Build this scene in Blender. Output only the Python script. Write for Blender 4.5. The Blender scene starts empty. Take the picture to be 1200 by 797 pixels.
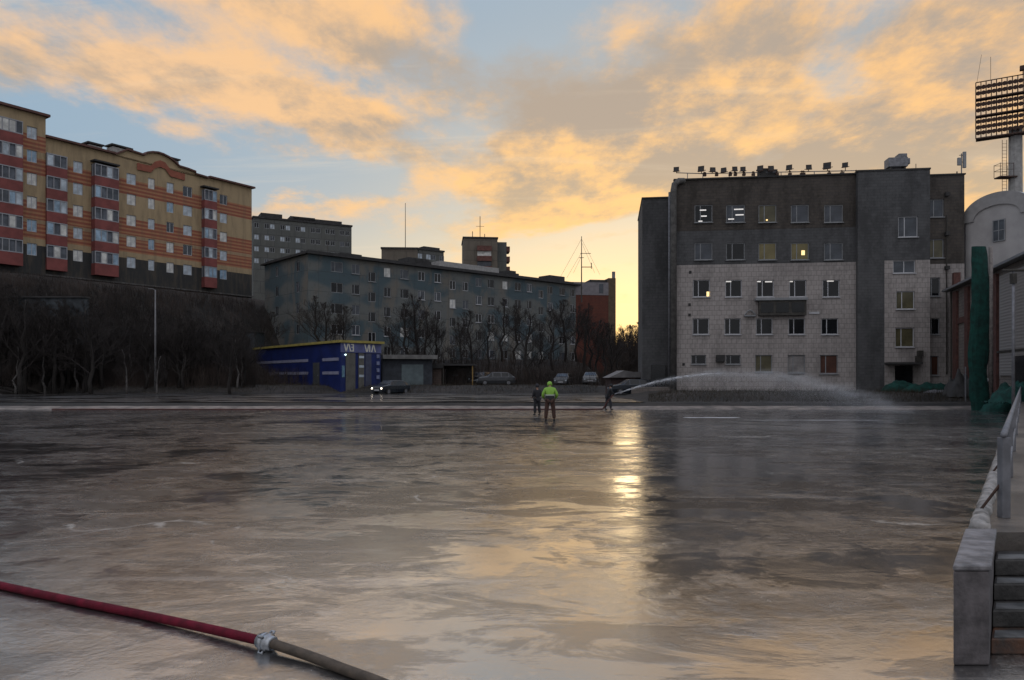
import bpy, bmesh, math, random
from mathutils import Vector, Matrix, noise as mnoise
R = math.radians
random.seed(7)
sc = bpy.context.scene
COL = sc.collection
F, HY, EYE, CX = 870.0, 442.0, 2.1, 600.0          # focal length and eye line used to survey the photograph

# ------------------------------------------------------------------ materials
MATS = {}
def nn(nt, t, **kw):
    n = nt.nodes.new(t)
    for k, v in kw.items(): setattr(n, k, v)
    return n
def mth(nt, op, a, b=None, c=None, clamp=False):
    n = nt.nodes.new('ShaderNodeMath'); n.operation = op; n.use_clamp = clamp
    for i, v in enumerate((a, b, c)):
        if v is None: continue
        if isinstance(v, (int, float)): n.inputs[i].default_value = v
        else: nt.links.new(v, n.inputs[i])
    return n.outputs[0]
def mixc(nt, f, a, b, mode='MIX'):
    n = nt.nodes.new('ShaderNodeMix'); n.data_type = 'RGBA'; n.blend_type = mode
    for i, v in ((0, f), (6, a), (7, b)):
        if isinstance(v, (int, float)): n.inputs[i].default_value = v
        elif isinstance(v, tuple): n.inputs[i].default_value = (*v[:3], 1)
        else: nt.links.new(v, n.inputs[i])
    return n.outputs[2]
def smooth(nt, v, a, b):
    n = nt.nodes.new('ShaderNodeMapRange'); n.interpolation_type = 'SMOOTHSTEP'
    nt.links.new(v, n.inputs[0]); n.inputs[1].default_value = a; n.inputs[2].default_value = b
    return n.outputs[0]
def noise(nt, vec, scale, detail=4, rough=.55, dist=0, w=None):
    n = nt.nodes.new('ShaderNodeTexNoise')
    n.inputs['Scale'].default_value = scale; n.inputs['Detail'].default_value = detail
    n.inputs['Roughness'].default_value = rough; n.inputs['Distortion'].default_value = dist
    if vec is not None: nt.links.new(vec, n.inputs['Vector'])
    return n.outputs[0]
def mapping(nt, vec, scale=(1, 1, 1), rot=(0, 0, 0), loc=(0, 0, 0)):
    n = nt.nodes.new('ShaderNodeMapping')
    n.inputs['Scale'].default_value = scale; n.inputs['Rotation'].default_value = rot; n.inputs['Location'].default_value = loc
    nt.links.new(vec, n.inputs[0]); return n.outputs[0]
def new_mat(name):
    m = bpy.data.materials.new(name); m.use_nodes = True
    nt = m.node_tree; b = nt.nodes['Principled BSDF']
    MATS[name] = m
    return m, nt, b
def mat(name, col, rough=.8, var=.25, scale=1.5, metal=0, bump=.0, bscale=20, col2=None, emit=None, estr=0, spec=.5):
    if name in MATS: return MATS[name]
    m, nt, b = new_mat(name)
    tc = nn(nt, 'ShaderNodeTexCoord').outputs['Object']
    n = noise(nt, tc, scale, 6, .6)
    d = col2 or tuple(c * (1 - var) for c in col); u = tuple(min(1, c * (1 + var)) for c in col)
    c = mixc(nt, smooth(nt, n, .3, .7), d, u)
    nt.links.new(c, b.inputs['Base Color'])
    b.inputs['Roughness'].default_value = rough; b.inputs['Metallic'].default_value = metal
    b.inputs['Specular IOR Level'].default_value = spec
    if bump:
        bp = nn(nt, 'ShaderNodeBump'); bp.inputs['Strength'].default_value = bump; bp.inputs['Distance'].default_value = .02
        nt.links.new(noise(nt, tc, bscale, 5), bp.inputs['Height']); nt.links.new(bp.outputs[0], b.inputs['Normal'])
    if emit:
        b.inputs['Emission Color'].default_value = (*emit, 1); b.inputs['Emission Strength'].default_value = estr
    return m
def brick_mat(name, c1, c2, mortar, bw=.4, bh=.2, ms=.015, stain=.35, rough=.9, ax='x'):
    m, nt, b = new_mat(name)
    tc = nn(nt, 'ShaderNodeTexCoord').outputs['Object']
    sep = nn(nt, 'ShaderNodeSeparateXYZ'); nt.links.new(tc, sep.inputs[0])
    cmb = nn(nt, 'ShaderNodeCombineXYZ')
    nt.links.new(mth(nt, 'ADD', sep.outputs[0], sep.outputs[1]), cmb.inputs[0]); nt.links.new(sep.outputs[2], cmb.inputs[1])
    br = nn(nt, 'ShaderNodeTexBrick')
    nt.links.new(cmb.outputs[0], br.inputs['Vector'])
    br.inputs['Color1'].default_value = (*c1, 1); br.inputs['Color2'].default_value = (*c2, 1); br.inputs['Mortar'].default_value = (*mortar, 1)
    br.inputs['Scale'].default_value = 1; br.inputs['Brick Width'].default_value = bw; br.inputs['Row Height'].default_value = bh
    br.inputs['Mortar Size'].default_value = ms
    n1 = noise(nt, mapping(nt, tc, (1, 1, .35)), .7, 7, .65); n2 = noise(nt, tc, 3.1, 5, .6)
    f = mth(nt, 'MULTIPLY', smooth(nt, mth(nt, 'ADD', mth(nt, 'MULTIPLY', n1, .7), mth(nt, 'MULTIPLY', n2, .3)), .42, .62), stain)
    c = mixc(nt, f, br.outputs['Color'], tuple(x * .35 for x in c1))
    nt.links.new(c, b.inputs['Base Color']); b.inputs['Roughness'].default_value = rough
    bp = nn(nt, 'ShaderNodeBump'); bp.inputs['Strength'].default_value = .5; bp.inputs['Distance'].default_value = .02
    nt.links.new(br.outputs['Fac'], bp.inputs['Height']); bp.invert = True
    nt.links.new(bp.outputs[0], b.inputs['Normal'])
    return m

# ------------------------------------------------------------------ mesh building
class MB:
    def __init__(s): s.v = []; s.f = []; s.m = []
    def add(s, vs, fs, mi=0):
        o = len(s.v); s.v += [tuple(v) for v in vs]; s.f += [tuple(i + o for i in f) for f in fs]; s.m += [mi] * len(fs); return s
    def box(s, x0, x1, y0, y1, z0, z1, mi=0):
        return s.add([(x0, y0, z0), (x1, y0, z0), (x1, y1, z0), (x0, y1, z0), (x0, y0, z1), (x1, y0, z1), (x1, y1, z1), (x0, y1, z1)],
                     [(0, 3, 2, 1), (4, 5, 6, 7), (0, 1, 5, 4), (1, 2, 6, 5), (2, 3, 7, 6), (3, 0, 4, 7)], mi)
    def prism(s, poly, z0, z1, mi=0):      # poly: (x, y) counter clockwise
        n = len(poly); z1f = z1 if callable(z1) else (lambda x, y: z1)
        vs = [(x, y, z0) for x, y in poly] + [(x, y, z1f(x, y)) for x, y in poly]
        return s.add(vs, [tuple(range(n - 1, -1, -1)), tuple(range(n, 2 * n))] + [(i, (i + 1) % n, n + (i + 1) % n, n + i) for i in range(n)], mi)
    def extr(s, poly, y0, y1, mi=0):       # poly: (x, z), pushed along y
        n = len(poly)
        return s.add([(x, y0, z) for x, z in poly] + [(x, y1, z) for x, z in poly],
                     [tuple(range(n)), tuple(range(2 * n - 1, n - 1, -1))] + [(i, n + i, n + (i + 1) % n, (i + 1) % n) for i in range(n)], mi)
    def tube(s, pts, r, n=6, mi=0, cap=True):
        pts = [Vector(p) for p in pts]; rs = r if isinstance(r, (list, tuple)) else [r] * len(pts)
        vs = []; up = None
        for i, p in enumerate(pts):
            t = (pts[min(i + 1, len(pts) - 1)] - pts[max(i - 1, 0)]).normalized()
            if up is None: up = Vector((0, 0, 1)) if abs(t.z) < .9 else Vector((1, 0, 0))
            a = t.cross(up).normalized(); b = a.cross(t).normalized(); up = b
            for k in range(n):
                w = 2 * math.pi * k / n; vs.append(p + (a * math.cos(w) + b * math.sin(w)) * rs[i])
        fs = [(i * n + k, i * n + (k + 1) % n, (i + 1) * n + (k + 1) % n, (i + 1) * n + k) for i in range(len(pts) - 1) for k in range(n)]
        if cap: fs += [tuple(range(n - 1, -1, -1)), tuple((len(pts) - 1) * n + k for k in range(n))]
        return s.add(vs, fs, mi)
    def mesh(s, name, mats, sm=False):
        me = bpy.data.meshes.new(name); me.from_pydata(s.v, [], s.f)
        for m in (mats if isinstance(mats, (list, tuple)) else [mats]): me.materials.append(m)
        me.polygons.foreach_set('material_index', s.m)
        if sm: me.polygons.foreach_set('use_smooth', [True] * len(s.f))
        me.update(); return me
    def build(s, name, mats, parent=None, loc=None, sm=False, bevel=0, rotz=0):
        o = link(name, s.mesh(name, mats, sm), parent, loc, rotz)
        if bevel:
            b = o.modifiers.new('bevel', 'BEVEL'); b.width = bevel; b.segments = 2; b.limit_method = 'ANGLE'
        return o
def link(name, data, parent=None, loc=None, rotz=0):
    o = bpy.data.objects.new(name, data); COL.objects.link(o)
    if parent is not None: o.parent = parent
    if loc is not None: o.location = loc
    o.rotation_euler[2] = rotz
    return o
def tag(o, label=None, cat=None, group=None, kind=None):
    for k, v in (('label', label), ('category', cat), ('group', group), ('kind', kind)):
        if v: o[k] = v
    return o
def empty(name, loc, rotz=0, label=None, cat=None, group=None):
    return tag(link(name, None, None, loc, rotz), label, cat, group)
def at(px, y, z=None, py=None):            # world point on the sight line through a surveyed pixel, y metres away
    x = (px - CX) / F * y
    return Vector((x, y, z if z is not None else (EYE + (HY - py) / F * y if py is not None else 0)))
def S01(a, b, x):
    t = max(0, min(1, (x - a) / (b - a))); return t * t * (3 - 2 * t)

# ------------------------------------------------------------------ ground heights
OF = (-59.0, 93.6); OD = Vector((.56, .8285)); ON = Vector((.8285, -.56))
def gh(x, y):
    z = .4 * S01(48.4, 49.8, y)
    far = S01(76, 79.5, y) * .8
    rt = S01(51.5, 58, y) * .55
    w = S01(9, 13, x)
    z += far * (1 - w) + rt * w
    v = Vector((x - OF[0], y - OF[1])); t = v.dot(ON); k = v.dot(OD)
    hill = 13.2 * S01(19, 3, t) * S01(50, 30, k) * S01(60, 70, y + 25 * S01(0, -60, -x))
    up = 3.3 * S01(90, 101, y) * (1 - w)
    z += max(hill, up)
    z += 6 * S01(150, 260, y)
    if y > 76: z += .12 * math.sin(x * .7 + y * .3) * math.sin(y * .9)
    elif y > 58 and x > 12: z += .05 * math.sin(x * 1.3)
    return z

# ------------------------------------------------------------------ world: sky with sunset clouds
def build_world():
    w = bpy.data.worlds.new('World'); sc.world = w; w.use_nodes = True
    nt = w.node_tree; nt.nodes.clear()
    out = nn(nt, 'ShaderNodeOutputWorld'); bg = nn(nt, 'ShaderNodeBackground')
    tc = nn(nt, 'ShaderNodeTexCoord').outputs['Generated']
    sep = nn(nt, 'ShaderNodeSeparateXYZ'); nt.links.new(tc, sep.inputs[0]); X, Y, Z = sep.outputs
    az = mth(nt, 'ARCTAN2', X, Y)
    hl = mth(nt, 'SQRT', mth(nt, 'ADD', mth(nt, 'MULTIPLY', X, X), mth(nt, 'MULTIPLY', Y, Y)))
    el = mth(nt, 'DIVIDE', Z, mth(nt, 'MAXIMUM', hl, .02))
    el = mth(nt, 'MINIMUM', el, 3)
    # cloud plane coordinates
    zz = mth(nt, 'ADD', mth(nt, 'MAXIMUM', Z, 0), .16)
    cp = nn(nt, 'ShaderNodeCombineXYZ')
    nt.links.new(mth(nt, 'DIVIDE', X, zz), cp.inputs[0]); nt.links.new(mth(nt, 'DIVIDE', Y, zz), cp.inputs[1])
    P = cp.outputs[0]
    # angular coordinates warped a little, for the placement of the cloud banks
    wn = nt.nodes.new('ShaderNodeTexNoise'); wn.inputs['Scale'].default_value = 1.9; wn.inputs['Detail'].default_value = 6
    wn.inputs['Roughness'].default_value = .62
    nt.links.new(P, wn.inputs['Vector'])
    ws = nn(nt, 'ShaderNodeSeparateColor'); nt.links.new(wn.outputs['Color'], ws.inputs[0])
    azw = mth(nt, 'ADD', az, mth(nt, 'MULTIPLY', mth(nt, 'SUBTRACT', ws.outputs[0], .5), .22))
    elw = mth(nt, 'ADD', el, mth(nt, 'MULTIPLY', mth(nt, 'SUBTRACT', ws.outputs[1], .5), .14))
    def blob(px, py, rx, ry, ang, wgt):
        u = (px - CX) / F; a0 = math.atan(u); e0 = (HY - py) / F * math.cos(a0)
        rx /= F; ry /= F; ca, sa = math.cos(R(ang)), math.sin(R(ang))
        da = mth(nt, 'SUBTRACT', azw, a0); de = mth(nt, 'SUBTRACT', elw, e0)
        p = mth(nt, 'ADD', mth(nt, 'MULTIPLY', da, ca / rx), mth(nt, 'MULTIPLY', de, sa / rx))
        q = mth(nt, 'ADD', mth(nt, 'MULTIPLY', da, -sa / ry), mth(nt, 'MULTIPLY', de, ca / ry))
        r2 = mth(nt, 'ADD', mth(nt, 'MULTIPLY', p, p), mth(nt, 'MULTIPLY', q, q))
        return mth(nt, 'MULTIPLY', mth(nt, 'EXPONENT', mth(nt, 'MULTIPLY', r2, -1.0)), wgt)
    def total(L):
        s = None
        for b in L:
            v = blob(*b); s = v if s is None else mth(nt, 'ADD', s, v)
        return s
    # banks: px, py, rx, ry, tilt (deg, counter clockwise), weight
    banks = total([(170, 80, 90, 34, -8, .62), (270, 95, 120, 40, -16, .55), (400, 132, 95, 30, -28, .66), (350, 15, 190, 36, -10, .50), (5, 60, 45, 50, 0, .40),
                   (470, 40, 90, 45, -10, .30), (620, 70, 90, 60, -20, .06), (800, 60, 190, 70, 8, .42), (760, 130, 150, 40, 6, .40), (700, 205, 110, 28, 8, .62), (860, 150, 200, 50, 4, .46),
                   (1060, 150, 140, 60, 6, .55), (1130, 25, 120, 40, 0, .58), (900, 50, 90, 50, 20, .26), (330, 232, 75, 18, 4, .55), (620, 262, 130, 14, 5, .34), (980, 185, 200, 26, 0, .35),
                   (690, 290, 110, 12, 4, .36), (1160, 200, 90, 50, 0, .40), (600, 210, 45, 34, 0, .36), (560, 90, 60, 60, 0, .12), (450, 235, 60, 14, 10, .25), (880, 215, 200, 26, 0, .45), (690, 232, 100, 24, 6, .35), (540, 120, 70, 40, 0, .2), (480, 0, 100, 20, 0, .3), (560, -190, 620, 130, 0, .45)])  # last bank is added above the view, to warm the ice and the light
    clears = total([(50, 150, 110, 60, 0, .46), (230, 195, 130, 22, -10, .50), (390, 205, 90, 22, -8, .40), (1010, 75, 40, 45, 30, .42), (555, 160, 55, 40, 0, .22), (545, 245, 60, 18, 0, .15)])
    def dens(vec):
        fl = noise(nt, mapping(nt, vec, (1.0, .8, 1), (0, 0, R(35))), 5.5, 6, .6, .3)
        a = noise(nt, mapping(nt, vec, (1.0, .75, 1), (0, 0, R(20)), (5, 0, 0)), 1.55, 10, .64, .15)
        b = noise(nt, mapping(nt, vec, (1.5, .55, 1), (0, 0, R(55)), (3, 1, 0)), 1.2, 8, .62, .2)
        return mth(nt, 'ADD', mth(nt, 'ADD', mth(nt, 'MULTIPLY', a, .62), mth(nt, 'MULTIPLY', b, .22)), mth(nt, 'MULTIPLY', fl, .16))
    n0 = dens(P); n1 = dens(mapping(nt, P, loc=(.03, .16, 0)))
    base = mth(nt, 'SUBTRACT', mth(nt, 'ADD', mth(nt, 'MULTIPLY', n0, 3.1), banks), clears)
    lb = mth(nt, 'SUBTRACT', total([(250, 95, 170, 60, -16, .12), (420, 135, 70, 30, -28, .06), (690, 205, 90, 25, 8, .08), (1100, 160, 110, 50, 0, .06), (340, 20, 160, 40, 0, .05), (1130, 20, 90, 30, 0, .05)]), total([(620, 60, 90, 60, 0, .03), (780, 50, 130, 45, 0, .03), (770, 190, 60, 20, 0, .06)]))
    cover = smooth(nt, base, 1.52, 2.12)
    thick = smooth(nt, base, 1.75, 2.40)
    lit = smooth(nt, mth(nt, 'ADD', mth(nt, 'SUBTRACT', mth(nt, 'MULTIPLY', mth(nt, 'SUBTRACT', n0, n1), 1.7), mth(nt, 'MULTIPLY', mth(nt, 'SUBTRACT', thick, .5), .10)), lb), -.09, .15)
    # sunward factor
    sa_ = math.atan((745 - CX) / F)
    dsun = mth(nt, 'ABSOLUTE', mth(nt, 'SUBTRACT', az, sa_))
    side = mth(nt, 'EXPONENT', mth(nt, 'MULTIPLY', mth(nt, 'MULTIPLY', dsun, dsun), -4.8))
    low = mth(nt, 'EXPONENT', mth(nt, 'MULTIPLY', mth(nt, 'MAXIMUM', el, 0), -5.4))
    glow = mth(nt, 'MULTIPLY', side, low)
    # clear sky
    c = mixc(nt, smooth(nt, el, .02, .26), (.56, .56, .50), (.29, .41, .53))
    c = mixc(nt, smooth(nt, el, .3, 1.4), c, (.20, .28, .42))
    c = mixc(nt, mth(nt, 'MULTIPLY', glow, 1.35, clamp=True), c, (1.18, .86, .40))
    # far side of the sky, opposite the sunset: even dusk blue
    front = smooth(nt, Y, -.35, .45)
    c = mixc(nt, front, (.36, .37, .40), c)
    sky = nn(nt, 'ShaderNodeTexSky', sky_type='NISHITA'); sky.sun_disc = False
    sky.sun_elevation = R(3.2); sky.sun_rotation = R(math.degrees(sa_)); sky.dust_density = 2; sky.ozone_density = 1.5
    nish = mixc(nt, 1.0, sky.outputs[0], (.10, .10, .10), 'MULTIPLY')
    c = mixc(nt, .12, c, nish)
    # clouds
    warm = mixc(nt, mth(nt, 'MULTIPLY', glow, 1.6, clamp=True), (.92, .52, .20), (1.15, .70, .24))
    warm = mixc(nt, smooth(nt, az, -.5, .1), mixc(nt, .35, warm, (.78, .55, .38)), warm)
    grey = mixc(nt, smooth(nt, el, .10, .35), (.66, .46, .24), (.43, .335, .25))
    cc = mixc(nt, lit, grey, warm)
    cc = mixc(nt, front, mixc(nt, lit, (.30, .31, .36), (.52, .46, .46)), cc)
    op = mth(nt, 'MULTIPLY', cover, mth(nt, 'ADD', .55, mth(nt, 'MULTIPLY', smooth(nt, el, 0, .12), .33)))
    c = mixc(nt, op, c, cc)
    # thin veil streaks
    v = noise(nt, mapping(nt, P, (.5, 3.2, 1), (0, 0, R(-14))), 1.3, 8, .66, .6)
    c = mixc(nt, mth(nt, 'MULTIPLY', smooth(nt, v, .5, .75), mth(nt, 'MULTIPLY', front, .28)), c, (.86, .70, .50))
    # higher and behind, out of view: sky brightness raised to light ice and facades
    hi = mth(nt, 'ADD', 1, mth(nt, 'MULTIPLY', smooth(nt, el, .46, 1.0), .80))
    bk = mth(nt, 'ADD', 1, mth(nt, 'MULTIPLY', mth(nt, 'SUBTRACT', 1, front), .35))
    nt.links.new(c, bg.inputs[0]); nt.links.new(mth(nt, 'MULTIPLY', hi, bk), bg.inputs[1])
    nt.links.new(bg.outputs[0], out.inputs[0])
    w.cycles.sampling_method = 'MANUAL'; w.cycles.sample_map_resolution = 1024
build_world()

def build_sun():
    L = bpy.data.lights.new('sun', 'SUN'); L.energy = .08; L.angle = R(9); L.color = (1, .74, .42)
    o = link('sun', L); a, e = math.atan((742 - CX) / F), R(3.4)
    d = Vector((math.sin(a) * math.cos(e), math.cos(a) * math.cos(e), math.sin(e)))
    o.rotation_euler = (d).to_track_quat('Z', 'Y').to_euler()
build_sun()

# ------------------------------------------------------------------ materials in use
M = {}
M['concrete'] = mat('concrete', (.30, .29, .28), .85, .2, 2.5, bump=.3, bscale=30)
M['dark_concrete'] = mat('dark_concrete', (.09, .085, .08), .8, .4, 2, bump=.3)
M['steel'] = mat('steel', (.28, .28, .29), .5, .2, 3, metal=.6)
M['galv'] = mat('galvanised', (.17, .17, .185), .55, .25, 5, metal=.3)
M['dark_steel'] = mat('dark_steel', (.05, .045, .039), .6, .3, 3, metal=.3)
M['rust'] = mat('rust', (.055, .028, .02), .8, .4, 6)
M['white_frame'] = mat('white_frame', (.42, .42, .44), .5, .08)
M['grey_frame'] = mat('grey_frame', (.21, .215, .225), .5, .15)
M['roof_dark'] = mat('roof_dark', (.035, .033, .033), .85, .3)
M['roof_brown'] = mat('roof_brown', (.10, .045, .035), .8, .2)
M['birch_bark'] = mat('birch_bark', (.11, .10, .095), .9, .6, 6)
M['bark'] = mat('bark', (.022, .018, .016), .95, .35, 4)
M['twig'] = mat('twig', (.026, .020, .018), .95, .3, 4)
M['black_rubber'] = mat('black_rubber', (.015, .015, .015), .7, .2)
def pane(name, col, rough=.12, emit=None, estr=0): return mat(name, col, rough, .35, .9, spec=.35, emit=emit, estr=estr)
M['pane_dark'] = pane('pane_dark', (.007, .008, .010))
M['pane_mid'] = pane('pane_mid', (.055, .062, .075))
M['pane_light'] = pane('pane_light', (.42, .47, .52), .25)  # light, pale and blue panes carry reflected sky and curtains in their colour
M['pane_pale'] = pane('pane_pale', (.58, .57, .54), .3)
M['pane_blue'] = pane('pane_blue', (.26, .36, .46), .15)
M['pane_olive'] = pane('pane_olive', (.085, .075, .042), .3)
M['pane_boarded'] = pane('pane_boarded', (.22, .205, .20), .8)
M['pane_redcurtain'] = pane('pane_redcurtain', (.07, .028, .018), .5)
M['pane_yellow'] = pane('pane_yellow', (.10, .085, .04), .2, (.9, .7, .25), .02)
M['lamp_warm'] = mat('lamp_warm', (.8, .6, .3), .5, emit=(1, .72, .3), estr=1.2)
M['lamp_white'] = mat('lamp_white', (.8, .8, .8), .5, emit=(1, .93, .85), estr=.42)
M['brick_dark'] = brick_mat('brick_dark', (.080, .066, .055), (.062, .052, .046), (.05, .045, .042), .5, .25, .02, .85)
M['brick_grey'] = brick_mat('brick_grey', (.088, .087, .090), (.074, .074, .077), (.06, .06, .06), .5, .25, .015, .65)
M['brick_pale'] = brick_mat('brick_pale', (.36, .325, .31), (.33, .295, .28), (.19, .17, .165), .42, .42, .016, .5)
M['brick_low'] = brick_mat('brick_low', (.20, .17, .155), (.17, .145, .13), (.10, .09, .08), .5, .25, .02, .4)
M['green_net'] = mat('green_net', (.002, .040, .032), .9, .45, 3, bump=.8, bscale=6)

# ------------------------------------------------------------------ facades
class Fac:
    """A wall plane: where it stands, which way it runs, and sight-line to wall coordinates."""
    def __init__(s, px, d, D, zb):
        n = math.hypot(*D); s.D = (D[0] / n, D[1] / n); s.O = at(px, d, zb); s.zb = zb; s.rot = math.atan2(D[1], D[0])
    def S(s, px):
        u = (px - CX) / F; return (u * s.O.y - s.O.x) / (s.D[0] - u * s.D[1])
    def Z(s, px, *a): return EYE + (HY - a[-1]) / F * (s.O.y + s.S(px) * s.D[1]) - s.zb
    def rect(s, x0, x1, y0, y1):
        xm = (x0 + x1) / 2; return (s.S(x0), s.S(x1), s.Z(xm, y1), s.Z(xm, y0))
    def root(s, name, label, cat, group=None): return empty(name, s.O, s.rot, label, cat, group)
def holed_wall(mb, x0, x1, z0, z1, holes, y=0.0, depth=.16, mi=0, topf=None):
    xs = sorted({x0, x1, *[h[0] for h in holes], *[h[1] for h in holes]}); zs = sorted({z0, z1, *[h[2] for h in holes], *[h[3] for h in holes]})
    xs = [x for x in xs if x0 <= x <= x1]; zs = [z for z in zs if z0 <= z <= z1]
    for i in range(len(xs) - 1):
        cx = (xs[i] + xs[i + 1]) / 2; run = None
        for j in range(len(zs) - 1):
            cz = (zs[j] + zs[j + 1]) / 2
            inside = any(h[0] < cx < h[1] and h[2] < cz < h[3] for h in holes)
            if not inside:
                if run is None: run = zs[j]
            if (inside or j == len(zs) - 2) and run is not None:
                top = zs[j] if inside else zs[j + 1]
                mb.add([(xs[i], y, run), (xs[i + 1], y, run), (xs[i + 1], y, top), (xs[i], y, top)], [(0, 1, 2, 3)], mi); run = None
    for a, b, c, d in holes:
        if a < x0 or b > x1 or c < z0 or d > z1: continue
        q = y + depth + .05
        for vs in ([(a, y, c), (b, y, c), (b, q, c), (a, q, c)], [(a, y, d), (a, q, d), (b, q, d), (b, y, d)],
                   [(a, y, c), (a, q, c), (a, q, d), (a, y, d)], [(b, y, c), (b, y, d), (b, q, d), (b, q, c)]):
            mb.add(vs, [(0, 1, 2, 3)], mi)
        mb.add([(a, q, c), (b, q, c), (b, q, d), (a, q, d)], [(0, 1, 2, 3)], mi)
WC = {}
def window(parent, r, fm='white_frame', pm='pane_dark', style='third', depth=.16, y=0.0, sill=True, label=None, fw=.07):
    a, b, c, d = r; w, h = round(b - a, 2), round(d - c, 2); key = (w, h, fm, style, sill, fw)
    if key not in WC:
        mb = MB(); t = fw
        mb.box(0, t, 0, .06, 0, h); mb.box(w - t, w, 0, .06, 0, h); mb.box(t, w - t, 0, .06, 0, t); mb.box(t, w - t, 0, .06, h - t, h)
        if style == 'third': mb.box(w * .33 - t / 2, w * .33 + t / 2, .002, .058, t, h - t)
        elif style == 'half': mb.box(w * .5 - t / 2, w * .5 + t / 2, .002, .058, t, h - t)
        elif style == 'cross':
            mb.box(w * .5 - t / 2, w * .5 + t / 2, .002, .058, t, h - t); mb.box(t, w - t, .004, .056, h * .5 - t / 2, h * .5 + t / 2)
        elif style == 'multi':
            for k in (1, 2, 3): mb.box(w * k / 4 - t / 2, w * k / 4 + t / 2, .002, .058, t, h - t)
        if sill: mb.box(-.05, w + .05, -depth - .05, -.005, -.07, -.012)
        WC[key] = mb.mesh('window', M[fm])
    pk = ('p', w, h, pm)
    if pk not in WC: WC[pk] = MB().box(.03, w - .03, .03, .045, .03, h - .03).mesh('pane', M[pm])
    o = link('window', WC[key], parent, (a, y + depth - .06, c)); link('pane', WC[pk], o, (0, 0, 0))
    if label: o['label'] = label
    return o

# ------------------------------------------------------------------ setting: ground, ice, asphalt
def build_ground():
    xs = [-3000, -1200, -500, -260, -180, -140] + [-120 + 1.25 * i for i in range(84)] + [-15 + 2.5 * i for i in range(47)] + [110, 140, 200, 400, 1200, 3000]
    ys = [-60, -20, 0, 20, 35, 44, 47, 48.4, 48.8, 49.3, 49.8, 51, 52.5, 54, 55.5, 57, 58.5] + [60 + 1.5 * i for i in range(54)] + [145, 160, 190, 230, 280, 400, 900, 3000]
    mb = MB(); n = len(xs)
    for y in ys:
        for x in xs: mb.v.append((x, y, gh(x, y) - .03))
    for j in range(len(ys) - 1):
        for i in range(n - 1):
            mb.f.append((j * n + i, j * n + i + 1, (j + 1) * n + i + 1, (j + 1) * n + i)); mb.m.append(0)
    m, nt, b = new_mat('earth')
    tc = nn(nt, 'ShaderNodeTexCoord').outputs['Object']
    sep = nn(nt, 'ShaderNodeSeparateXYZ'); nt.links.new(tc, sep.inputs[0])
    n1 = noise(nt, mapping(nt, tc, (1, 2.5, 1)), .25, 8, .65); n2 = noise(nt, tc, 2.2, 6, .7)
    c = mixc(nt, smooth(nt, n1, .4, .62), (.010, .009, .008), (.034, .027, .023))
    c = mixc(nt, mth(nt, 'MULTIPLY', smooth(nt, n2, .5, .7), .5), c, (.05, .04, .03))
    nt.links.new(c, b.inputs['Base Color']); b.inputs['Roughness'].default_value = .9
    bp = nn(nt, 'ShaderNodeBump'); bp.inputs['Strength'].default_value = .8; bp.inputs['Distance'].default_value = .15
    nt.links.new(n2, bp.inputs['Height']); nt.links.new(bp.outputs[0], b.inputs['Normal'])
    tag(mb.build('ground', m, sm=True), kind='structure')
build_ground()

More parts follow.
